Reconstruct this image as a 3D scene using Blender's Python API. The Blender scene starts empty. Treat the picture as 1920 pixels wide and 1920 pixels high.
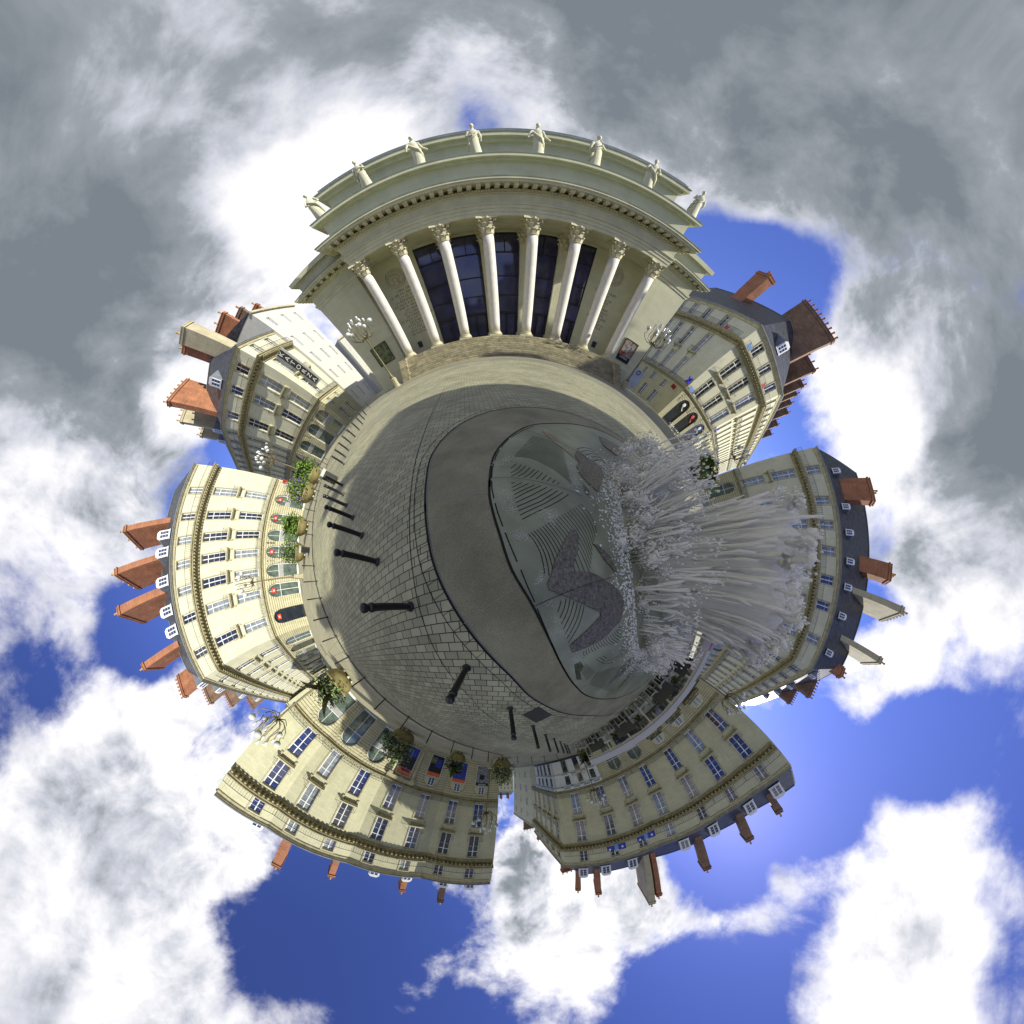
import bpy, math, random
from mathutils import Matrix, Vector
from math import sin, cos, pi, radians, sqrt
random.seed(7)
sc = bpy.context.scene
COL = sc.collection

# ---------------------------------------------------------------- camera, sky, sun, exposure
HC = 1.2
K = (6.716987752902821, -7.727834092079851, 4.5527923356718825, -1.055852752868311)
CX, CY = 905.0773779854862, 1245.2914470137418
cam = bpy.data.cameras.new('camera'); camo = bpy.data.objects.new('camera', cam); COL.objects.link(camo); sc.camera = camo
cam.type = 'PANO'; cam.panorama_type = 'FISHEYE_LENS_POLYNOMIAL'; cam.fisheye_fov = 2*pi
cam.sensor_width = 36; cam.sensor_height = 36; cam.clip_start = 0.02; cam.clip_end = 5000
_s = 1.92/36
cam.fisheye_polynomial_k0 = 0
cam.fisheye_polynomial_k1 = -K[0]*_s; cam.fisheye_polynomial_k2 = -K[1]*_s**2
cam.fisheye_polynomial_k3 = -K[2]*_s**3; cam.fisheye_polynomial_k4 = -K[3]*_s**4
cam.shift_x = 0.5-CX/1920; cam.shift_y = CY/1920-0.5
M = Matrix(((0.9921545116994782, -0.010248426445562578, 0.12459692881351457), (-0.052612527919339555, 0.8698533709519232, 0.4904967226694923), (-0.11340787812276024, -0.49320389576620954, 0.8624897508844538))).to_4x4()
M.translation = (0, 0, HC); camo.matrix_world = M
SUN_AZ, SUN_EL = 105.0, 30.0
sc.view_settings.view_transform = 'Standard'; sc.view_settings.look = 'None'
sc.view_settings.exposure = 0.72; sc.view_settings.gamma = 1.0
sl = bpy.data.lights.new('sun', 'SUN'); sl.energy = 4.2; sl.angle = radians(0.5); sl.color = (1.0, 0.95, 0.84)
so = bpy.data.objects.new('sun', sl); COL.objects.link(so)
sd = Vector((sin(radians(SUN_AZ))*cos(radians(SUN_EL)), cos(radians(SUN_AZ))*cos(radians(SUN_EL)), sin(radians(SUN_EL))))
so.rotation_euler = sd.to_track_quat('Z', 'Y').to_euler()

def azel(a, e):
    a = radians(a); e = radians(e); return (sin(a)*cos(e), cos(a)*cos(e), sin(e))

def build_world():
    w = bpy.data.worlds.new('World'); sc.world = w; w.use_nodes = True
    nt = w.node_tree; nt.nodes.clear(); N = nt.nodes.new; L = nt.links.new
    out = N('ShaderNodeOutputWorld'); bg = N('ShaderNodeBackground'); L(bg.outputs[0], out.inputs[0])
    sky = N('ShaderNodeTexSky'); sky.sky_type = 'NISHITA'; sky.sun_disc = False
    sky.sun_elevation = radians(SUN_EL); sky.sun_rotation = radians(SUN_AZ); sky.air_density = 1.0; sky.dust_density = 0.2; sky.ozone_density = 3.0
    tc = N('ShaderNodeTexCoord')
    def math_(op, a, b=None, c=None, clamp=False):
        n = N('ShaderNodeMath'); n.operation = op; n.use_clamp = clamp
        for i, q in enumerate((a, b, c)):
            if q is None: continue
            if hasattr(q, 'is_output'): L(q, n.inputs[i])
            else: n.inputs[i].default_value = q
        return n.outputs[0]
    def noise(scale, detail, rough, dist=0.0, off=(0, 0, 0)):
        mp = N('ShaderNodeMapping'); mp.inputs['Location'].default_value = off; L(tc.outputs['Generated'], mp.inputs[0])
        n = N('ShaderNodeTexNoise'); n.inputs['Scale'].default_value = scale; n.inputs['Detail'].default_value = detail
        n.inputs['Roughness'].default_value = rough; n.inputs['Distortion'].default_value = dist; L(mp.outputs[0], n.inputs[0])
        return n.outputs[0]
    def blobs(lst):
        acc = None
        for (a, e, r, wt) in lst:
            d = N('ShaderNodeVectorMath'); d.operation = 'DOT_PRODUCT'; d.inputs[1].default_value = azel(a, e); L(tc.outputs['Generated'], d.inputs[0])
            m = N('ShaderNodeMapRange'); m.interpolation_type = 'SMOOTHSTEP'
            m.inputs['From Min'].default_value = cos(radians(r)); m.inputs['From Max'].default_value = 1.0
            m.inputs['To Min'].default_value = 0; m.inputs['To Max'].default_value = wt
            L(d.outputs['Value'], m.inputs['Value'])
            acc = m.outputs[0] if acc is None else math_('ADD', acc, m.outputs[0])
        return acc
    cover = blobs(CLOUD_COVER); dark = blobs(CLOUD_DARK)
    n1 = noise(2.6, 10, 0.6, 0.35); n2 = noise(8.0, 9, 0.62, 0.3, (3, 1, 7)); n3 = noise(3.2, 9, 0.58, 0.4, (9, 4, 2)); n4 = noise(22.0, 6, .6, .2, (5, 5, 1))
    f = math_('MULTIPLY_ADD', math_('SUBTRACT', n1, 0.5), 3.4, cover)
    f = math_('MULTIPLY_ADD', math_('SUBTRACT', n2, 0.5), 1.5, f)
    f = math_('MULTIPLY_ADD', math_('SUBTRACT', n4, 0.5), 0.35, f)
    mask = N('ShaderNodeMapRange'); mask.interpolation_type = 'SMOOTHSTEP'; mask.inputs['From Min'].default_value = 0.08; mask.inputs['From Max'].default_value = 0.9; L(f, mask.inputs['Value'])
    # brightness inside the clouds: thick parts grey, rims white
    thick = N('ShaderNodeMapRange'); thick.inputs['From Min'].default_value = 0.7; thick.inputs['From Max'].default_value = 2.0; L(f, thick.inputs['Value'])
    g = math_('ADD', math_('MULTIPLY', thick.outputs[0], 0.36), dark)
    g = math_('MULTIPLY_ADD', math_('SUBTRACT', n3, 0.5), 2.6, g)
    g = math_('MULTIPLY_ADD', math_('SUBTRACT', n2, 0.5), 1.3, g)
    ramp = N('ShaderNodeValToRGB'); L(g, ramp.inputs[0])
    el = ramp.color_ramp.elements
    el[0].position = 0.0; el[0].color = (7.0, 6.9, 7.1, 1)
    el[1].position = 1.0; el[1].color = (1.25, 1.45, 1.65, 1)
    for p, c in ((0.2, (5.6, 5.6, 5.9)), (0.42, (3.9, 4.05, 4.5)), (0.65, (2.1, 2.3, 2.55))):
        e = el.new(p); e.color = (*c, 1)
    tint = N('ShaderNodeMix'); tint.data_type = 'RGBA'; tint.blend_type = 'MULTIPLY'; tint.inputs[0].default_value = 1.0
    L(sky.outputs[0], tint.inputs[6]); tint.inputs[7].default_value = (0.50, 0.51, 0.98, 1)
    mx = N('ShaderNodeMix'); mx.data_type = 'RGBA'; L(mask.outputs[0], mx.inputs[0]); L(tint.outputs[2], mx.inputs[6]); L(ramp.outputs[0], mx.inputs[7])
    L(mx.outputs[2], bg.inputs[0]); bg.inputs[1].default_value = 0.098

CLOUD_COVER = [(0, 44, 34, 1.5), (28, 40, 30, 1.3), (-20, 36, 24, 1.1), (-8, 24, 13, .9), (-34, 28, 16, .9), (-55, 30, 13, .7), (-47, 42, 14, .6), (-84, 42, 22, 1.0), (-98, 62, 22, .9), (-75, 58, 18, .7),
               (50, 26, 14, 1.1), (64, 31, 9, 1.0), (73, 28, 7, .8), (40, 24, 8, .5), (-112, 42, 12, .5), (147, 38, 22, 1.3), (128, 40, 12, .7), (162, 32, 15, 1.1), (160, 52, 16, .7), (84, 46, 10, 1.1), (90, 55, 10, 1.0), (78, 55, 8, .5), (103, 43, 7, .4), (110, 47, 5, .4),
               (28, 16, 8, -1.3), (32, 20, 6, -.9), (6, 26, 6, -.9), (-10, 40, 3, -.8), (-64, 30, 10, -1.4), (-36, 38, 5, -.7), (-143, 50, 20, -1.3), (-122, 60, 10, -.7), (112, 32, 16, -1.2), (92, 30, 12, -1.0), (76, 37, 7, -.7), (115, 58, 12, -.8), (66, 26, 4, -.5), (-110, 30, 12, -.4)]
CLOUD_DARK = [(15, 46, 40, 0.40), (30, 40, 26, 0.38), (-15, 38, 22, 0.18), (-28, 32, 14, .25), (-42, 27, 12, .35), (168, 34, 12, .35), (147, 34, 18, -.35), (70, 30, 12, -.3), (-7, 24, 10, -.75), (86, 50, 14, -.35), (46, 20, 9, -.3), (-12, 42, 12, -.2), (-85, 45, 20, .05), (-33, 22, 6, -.5)]
build_world()

# ---------------------------------------------------------------- materials
MATS = {}
def mat(name, base, rough=0.8, var=0.12, vscale=1.2, bump=0.0, bscale=18.0, metal=0.0, spec=0.35, c2=None, emit=0, trans=0.0, alpha=1.0, coord='Object', stain=0.0, speck=0.0):
    if name in MATS: return MATS[name]
    m = bpy.data.materials.new(name); m.use_nodes = True; nt = m.node_tree; N = nt.nodes.new; L = nt.links.new
    p = nt.nodes['Principled BSDF']
    p.inputs['Roughness'].default_value = rough; p.inputs['Metallic'].default_value = metal
    p.inputs['Specular IOR Level'].default_value = spec
    if trans: p.inputs['Transmission Weight'].default_value = trans
    if alpha < 1: p.inputs['Alpha'].default_value = alpha
    tc = N('ShaderNodeTexCoord')
    n = N('ShaderNodeTexNoise'); n.inputs['Scale'].default_value = vscale; n.inputs['Detail'].default_value = 6; n.inputs['Roughness'].default_value = 0.6
    L(tc.outputs[coord], n.inputs[0])
    r = N('ShaderNodeValToRGB'); L(n.outputs[0], r.inputs[0])
    a = [c*(1-var*1.6) for c in base]; b = [min(1, c*(1+var*1.2)) for c in base]
    if c2: b = c2
    r.color_ramp.elements[0].position = 0.3; r.color_ramp.elements[0].color = (*a, 1)
    r.color_ramp.elements[1].position = 0.7; r.color_ramp.elements[1].color = (*b, 1)
    col = r.outputs[0]
    if stain:
        mp = N('ShaderNodeMapping'); mp.inputs['Scale'].default_value = (1.6, 1.6, 0.18); L(tc.outputs[coord], mp.inputs[0])
        n2 = N('ShaderNodeTexNoise'); n2.inputs['Scale'].default_value = 1.0; n2.inputs['Detail'].default_value = 7; L(mp.outputs[0], n2.inputs[0])
        mr = N('ShaderNodeMapRange'); mr.inputs['From Min'].default_value = 0.5; mr.inputs['From Max'].default_value = 0.75; mr.inputs['To Max'].default_value = stain; L(n2.outputs[0], mr.inputs[0])
        mx = N('ShaderNodeMix'); mx.data_type = 'RGBA'; L(mr.outputs[0], mx.inputs[0]); L(col, mx.inputs[6]); mx.inputs[7].default_value = (base[0]*.45, base[1]*.42, base[2]*.36, 1); col = mx.outputs[2]
    if speck:
        n4 = N('ShaderNodeTexNoise'); n4.inputs['Scale'].default_value = 130; n4.inputs['Detail'].default_value = 2; L(tc.outputs[coord], n4.inputs[0])
        r4 = N('ShaderNodeMapRange'); r4.inputs['From Min'].default_value = .3; r4.inputs['From Max'].default_value = .7; r4.inputs['To Min'].default_value = 1-speck; r4.inputs['To Max'].default_value = 1+speck; L(n4.outputs[0], r4.inputs[0])
        v4 = N('ShaderNodeVectorMath'); v4.operation = 'SCALE'; L(col, v4.inputs[0]); L(r4.outputs[0], v4.inputs['Scale']); col = v4.outputs[0]
    L(col, p.inputs['Base Color'])
    if bump:
        n3 = N('ShaderNodeTexNoise'); n3.inputs['Scale'].default_value = bscale; n3.inputs['Detail'].default_value = 4; L(tc.outputs[coord], n3.inputs[0])
        bp = N('ShaderNodeBump'); bp.inputs['Strength'].default_value = bump; bp.inputs['Distance'].default_value = 0.02; L(n3.outputs[0], bp.inputs['Height']); L(bp.outputs[0], p.inputs['Normal'])
    MATS[name] = m; return m

def brickmat(name, base, mortar, bw, bh, msize=0.02, var=0.1, rough=0.85, bump=0.5, plane='xz', offset=0.5, vscale=0.5, stain=0.3, bdist=0.03, big=0.12, spec=.35):
    if name in MATS: return MATS[name]
    m = bpy.data.materials.new(name); m.use_nodes = True; nt = m.node_tree; N = nt.nodes.new; L = nt.links.new
    p = nt.nodes['Principled BSDF']; p.inputs['Roughness'].default_value = rough; p.inputs['Specular IOR Level'].default_value = spec
    tc = N('ShaderNodeTexCoord'); sp = N('ShaderNodeSeparateXYZ'); L(tc.outputs['Object'], sp.inputs[0])
    cb = N('ShaderNodeCombineXYZ')
    if plane == 'xz':
        ad = N('ShaderNodeMath'); ad.operation = 'ADD'; L(sp.outputs[0], ad.inputs[0]); L(sp.outputs[1], ad.inputs[1]); L(ad.outputs[0], cb.inputs[0]); L(sp.outputs[2], cb.inputs[1])
    else:
        L(sp.outputs[0], cb.inputs[0]); L(sp.outputs[1], cb.inputs[1])
    b = N('ShaderNodeTexBrick'); L(cb.outputs[0], b.inputs['Vector'])
    b.offset = offset; b.inputs['Scale'].default_value = 1; b.inputs['Brick Width'].default_value = bw; b.inputs['Row Height'].default_value = bh
    b.inputs['Mortar Size'].default_value = msize; b.inputs['Mortar Smooth'].default_value = 0.2; b.inputs['Bias'].default_value = 0
    b.inputs['Color1'].default_value = (*[c*(1-var) for c in base], 1); b.inputs['Color2'].default_value = (*[min(1, c*(1+var)) for c in base], 1)
    b.inputs['Mortar'].default_value = (*mortar, 1)
    col = b.outputs['Color']
    n = N('ShaderNodeTexNoise'); n.inputs['Scale'].default_value = vscale; n.inputs['Detail'].default_value = 8; n.inputs['Roughness'].default_value = .65; L(tc.outputs['Object'], n.inputs[0])
    mr = N('ShaderNodeMapRange'); mr.inputs['From Min'].default_value = 0.3; mr.inputs['From Max'].default_value = 0.7; mr.inputs['To Min'].default_value = 1-big*1.5; mr.inputs['To Max'].default_value = 1+big; L(n.outputs[0], mr.inputs[0])
    mu = N('ShaderNodeVectorMath'); mu.operation = 'SCALE'; L(col, mu.inputs[0]); L(mr.outputs[0], mu.inputs['Scale']); col = mu.outputs[0]
    if stain:
        mp = N('ShaderNodeMapping'); mp.inputs['Scale'].default_value = (1.3, 1.3, 0.16 if plane == 'xz' else 1.3); L(tc.outputs['Object'], mp.inputs[0])
        n2 = N('ShaderNodeTexNoise'); n2.inputs['Scale'].default_value = 0.9; n2.inputs['Detail'].default_value = 8; L(mp.outputs[0], n2.inputs[0])
        m2 = N('ShaderNodeMapRange'); m2.inputs['From Min'].default_value = 0.52; m2.inputs['From Max'].default_value = 0.78; m2.inputs['To Max'].default_value = stain; L(n2.outputs[0], m2.inputs[0])
        mx = N('ShaderNodeMix'); mx.data_type = 'RGBA'; L(m2.outputs[0], mx.inputs[0]); L(col, mx.inputs[6]); mx.inputs[7].default_value = (base[0]*.42, base[1]*.4, base[2]*.34, 1); col = mx.outputs[2]
    L(col, p.inputs['Base Color'])
    bp = N('ShaderNodeBump'); bp.invert = True; bp.inputs['Strength'].default_value = bump; bp.inputs['Distance'].default_value = bdist; L(b.outputs['Fac'], bp.inputs['Height']); L(bp.outputs[0], p.inputs['Normal'])
    MATS[name] = m; return m

STONE = (0.50, 0.495, 0.32)
m_stone = brickmat('cream ashlar', STONE, (0.42, 0.395, 0.27), 1.1, 0.36, .012, .05, bump=.15, stain=.22, big=.08)
m_render = brickmat('pale render', (0.565, 0.56, 0.40), (0.54, .53, .37), 1.3, .4, .006, .03, bump=.08, stain=.22, big=.08)
m_rust = brickmat('rusticated stone', (0.50, 0.475, 0.30), (0.14, .13, .07), 60.0, 0.46, .035, .03, bump=.9, stain=.35, offset=0, bdist=.08)
m_trim = mat('carved stone trim', (0.46, 0.43, 0.28), .8, .14, 1.5, stain=.45)
m_dirt = mat('weathered cornice', (0.36, 0.325, 0.19), .85, .2, 1.8, stain=.6)
m_white = mat('white painted wood', (0.72, 0.74, 0.72), .5, .05)
m_dark = mat('dark interior', (0.02, 0.02, 0.018), .8, .3)
m_iron = mat('black wrought iron', (0.018, 0.019, 0.02), .5, .2, spec=.5)
m_glass = mat('window glass', (0.02, 0.026, 0.035), .04, .3, 0.4, spec=1.0)
m_glass_b = mat('glass tinted as blue sky', (0.03, 0.04, 0.10), .05, .5, 0.6, spec=1.0, c2=(0.04, 0.06, 0.18))  # blue base colour stands in for the reflected sky
m_glass_c = mat('curtained glass', (0.22, 0.25, 0.26), .12, .3, 1.5, spec=.8)
m_glass_g = mat('greenish shop glass', (0.10, 0.135, 0.11), .06, .4, .7, spec=1.0)
m_slate = brickmat('roof slates', (0.05, 0.055, 0.062), (0.03, .033, .04), .35, .22, .01, .25, rough=.45, bump=.3, stain=.5, vscale=1.6, big=.5, spec=.4)
m_brick = brickmat('orange chimney brick', (0.36, 0.15, 0.07), (0.30, .15, .08), .5, .16, .02, .18, bump=.4, stain=.5, big=.2)
m_brick_d = brickmat('brown chimney brick', (0.24, 0.145, 0.085), (0.17, .12, .08), .5, .16, .02, .18, bump=.4, stain=.5, big=.25)
m_chst = brickmat('rendered chimney', (0.42, 0.38, 0.24), (0.38, .34, .2), .8, .3, .01, .06, bump=.2, stain=.5)
m_pot = mat('ochre chimney pot', (0.50, 0.30, 0.10), .8, .2)
m_potr = mat('terracotta chimney pot', (0.40, 0.15, 0.06), .8, .2)
m_lead = mat('zinc', (0.17, 0.19, 0.21), .45, .15, spec=.5)
m_copper = mat('green copper edge', (0.20, 0.25, 0.19), .6, .15)

# ---------------------------------------------------------------- mesh builder
class MB:
    def __init__(s): s.v = []; s.f = []; s.m = []; s.k = 0
    def mi(s, k): s.k = k; return s
    def add(s, vs, fs):
        n = len(s.v); s.v += [tuple(v) for v in vs]
        for f in fs: s.f.append([n+i for i in f]); s.m.append(s.k)
        return s
    def quad(s, a, b, c, d): return s.add((a, b, c, d), [(0, 1, 2, 3)])
    def box(s, x0, x1, y0, y1, z0, z1):
        return s.add([(x0, y0, z0), (x1, y0, z0), (x1, y1, z0), (x0, y1, z0), (x0, y0, z1), (x1, y0, z1), (x1, y1, z1), (x0, y1, z1)],
                     [(0, 3, 2, 1), (4, 5, 6, 7), (0, 1, 5, 4), (1, 2, 6, 5), (2, 3, 7, 6), (3, 0, 4, 7)])
    def prism(s, poly, z0, z1):
        n = len(poly); a = sum(poly[i][0]*poly[(i+1) % n][1]-poly[(i+1) % n][0]*poly[i][1] for i in range(n))
        if a < 0: poly = poly[::-1]
        vs = [(x, y, z0) for x, y in poly]+[(x, y, z1) for x, y in poly]
        return s.add(vs, [tuple(range(n))[::-1], tuple(range(n, 2*n))]+[(i, (i+1) % n, n+(i+1) % n, n+i) for i in range(n)])
    def xprism(s, poly, x0, x1):  # poly in (y,z)
        n = len(poly); vs = [(x0, y, z) for y, z in poly]+[(x1, y, z) for y, z in poly]
        return s.add(vs, [tuple(range(n)), tuple(range(n, 2*n))[::-1]]+[(i, n+i, n+(i+1) % n, (i+1) % n) for i in range(n)])
    def yprism(s, poly, y0, y1):  # poly in (x,z)
        n = len(poly); vs = [(x, y0, z) for x, z in poly]+[(x, y1, z) for x, z in poly]
        return s.add(vs, [tuple(range(n)), tuple(range(n, 2*n))[::-1]]+[(i, n+i, n+(i+1) % n, (i+1) % n) for i in range(n)])
    def lathe(s, prof, n=16, c=(0, 0, 0)):
        vs = []; fs = []
        for r, z in prof:
            for i in range(n): a = 2*pi*i/n; vs.append((c[0]+r*cos(a), c[1]+r*sin(a), c[2]+z))
        for j in range(len(prof)-1):
            for i in range(n): fs.append((j*n+i, j*n+(i+1) % n, (j+1)*n+(i+1) % n, (j+1)*n+i))
        fs.append(tuple(range(n))[::-1]); fs.append(tuple(range((len(prof)-1)*n, len(prof)*n)))
        return s.add(vs, fs)
    def tube(s, pts, r, n=6, cap=True):
        pts = [Vector(p) for p in pts]; rs = r if isinstance(r, (list, tuple)) else [r]*len(pts); vs = []; fs = []
        for i, p in enumerate(pts):
            t = (pts[min(i+1, len(pts)-1)]-pts[max(i-1, 0)]).normalized()
            a = Vector((0, 0, 1)) if abs(t.z) < .9 else Vector((1, 0, 0)); u = t.cross(a).normalized(); w = t.cross(u)
            for k in range(n): q = 2*pi*k/n; vs.append(tuple(p+(u*cos(q)+w*sin(q))*rs[i]))
        for i in range(len(pts)-1):
            for k in range(n): fs.append((i*n+k, (i+1)*n+k, (i+1)*n+(k+1) % n, i*n+(k+1) % n))
        if cap: fs.append(tuple(range(n))); fs.append(tuple(range((len(pts)-1)*n, len(pts)*n))[::-1])
        return s.add(vs, fs)
    def ball(s, c, r, nu=10, nv=7):
        rx, ry, rz = r if isinstance(r, (tuple, list)) else (r, r, r); vs = [(c[0], c[1], c[2]-rz)]; fs = []
        for j in range(1, nv):
            t = -pi/2+pi*j/nv
            for i in range(nu): a = 2*pi*i/nu; vs.append((c[0]+rx*cos(t)*cos(a), c[1]+ry*cos(t)*sin(a), c[2]+rz*sin(t)))
        vs.append((c[0], c[1], c[2]+rz)); T = len(vs)-1
        for i in range(nu): fs.append((0, 1+(i+1) % nu, 1+i)); fs.append((T, T-nu+i, T-nu+(i+1) % nu))
        for j in range(nv-2):
            for i in range(nu): fs.append((1+j*nu+i, 1+j*nu+(i+1) % nu, 1+(j+1)*nu+(i+1) % nu, 1+(j+1)*nu+i))
        return s.add(vs, fs)
    def ribbon(s, pts, w, z=0.0):  # flat strip on the ground
        n = len(pts); L = []; R = []
        for i in range(n):
            a = Vector(pts[max(i-1, 0)][:2]); b = Vector(pts[min(i+1, n-1)][:2]); d = (b-a).normalized(); nn = Vector((-d.y, d.x))*w/2; p = Vector(pts[i][:2])
            L.append((*(p+nn), z)); R.append((*(p-nn), z))
        for i in range(n-1): s.quad(R[i], R[i+1], L[i+1], L[i])
        return s
    def mesh(s, name, mats, smooth=False):
        me = bpy.data.meshes.new(name); me.from_pydata(s.v, [], s.f)
        for m in (mats if isinstance(mats, (list, tuple)) else [mats]): me.materials.append(m)
        me.polygons.foreach_set('material_index', s.m)
        if smooth: me.polygons.foreach_set('use_smooth', [True]*len(s.f))
        me.update(); return me
    def build(s, name, mats, parent=None, loc=(0, 0, 0), rz=0, smooth=False):
        return inst(name, s.mesh(name, mats, smooth), parent, loc, rz)
def inst(name, me, parent=None, loc=(0, 0, 0), rz=0):
    o = bpy.data.objects.new(name, me); COL.objects.link(o); o.location = loc; o.rotation_euler = (0, 0, rz)
    if parent is not None: o.parent = parent
    return o
def thing(name, label, cat, loc=(0, 0, 0), rz=0, group=None):
    o = inst(name, None, None, loc, rz); o['label'] = label; o['category'] = cat
    if group: o['group'] = group
    return o
def tag(o, label, cat, group=None, kind=None):
    o['label'] = label; o['category'] = cat
    if group: o['group'] = group
    if kind: o['kind'] = kind
    return o
def struct(o): o['kind'] = 'structure'; return o
def kids(o): return [c for c in bpy.data.objects if c.parent == o]
def copy_tree(o, parent=None, cmap=None):
    if cmap is None:
        cmap = {}
        for q in COL.objects:
            if q.parent: cmap.setdefault(q.parent.name, []).append(q)
    c = o.copy(); COL.objects.link(c)
    if parent is not None: c.parent = parent
    for ch in cmap.get(o.name, []): copy_tree(ch, c, cmap)
    return c
def place(o, loc, rz=0, label=None, scale=None):
    o.location = loc; o.rotation_euler = (0, 0, rz)
    if label: o['label'] = label
    if scale: o.scale = (scale,)*3
    return o

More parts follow.
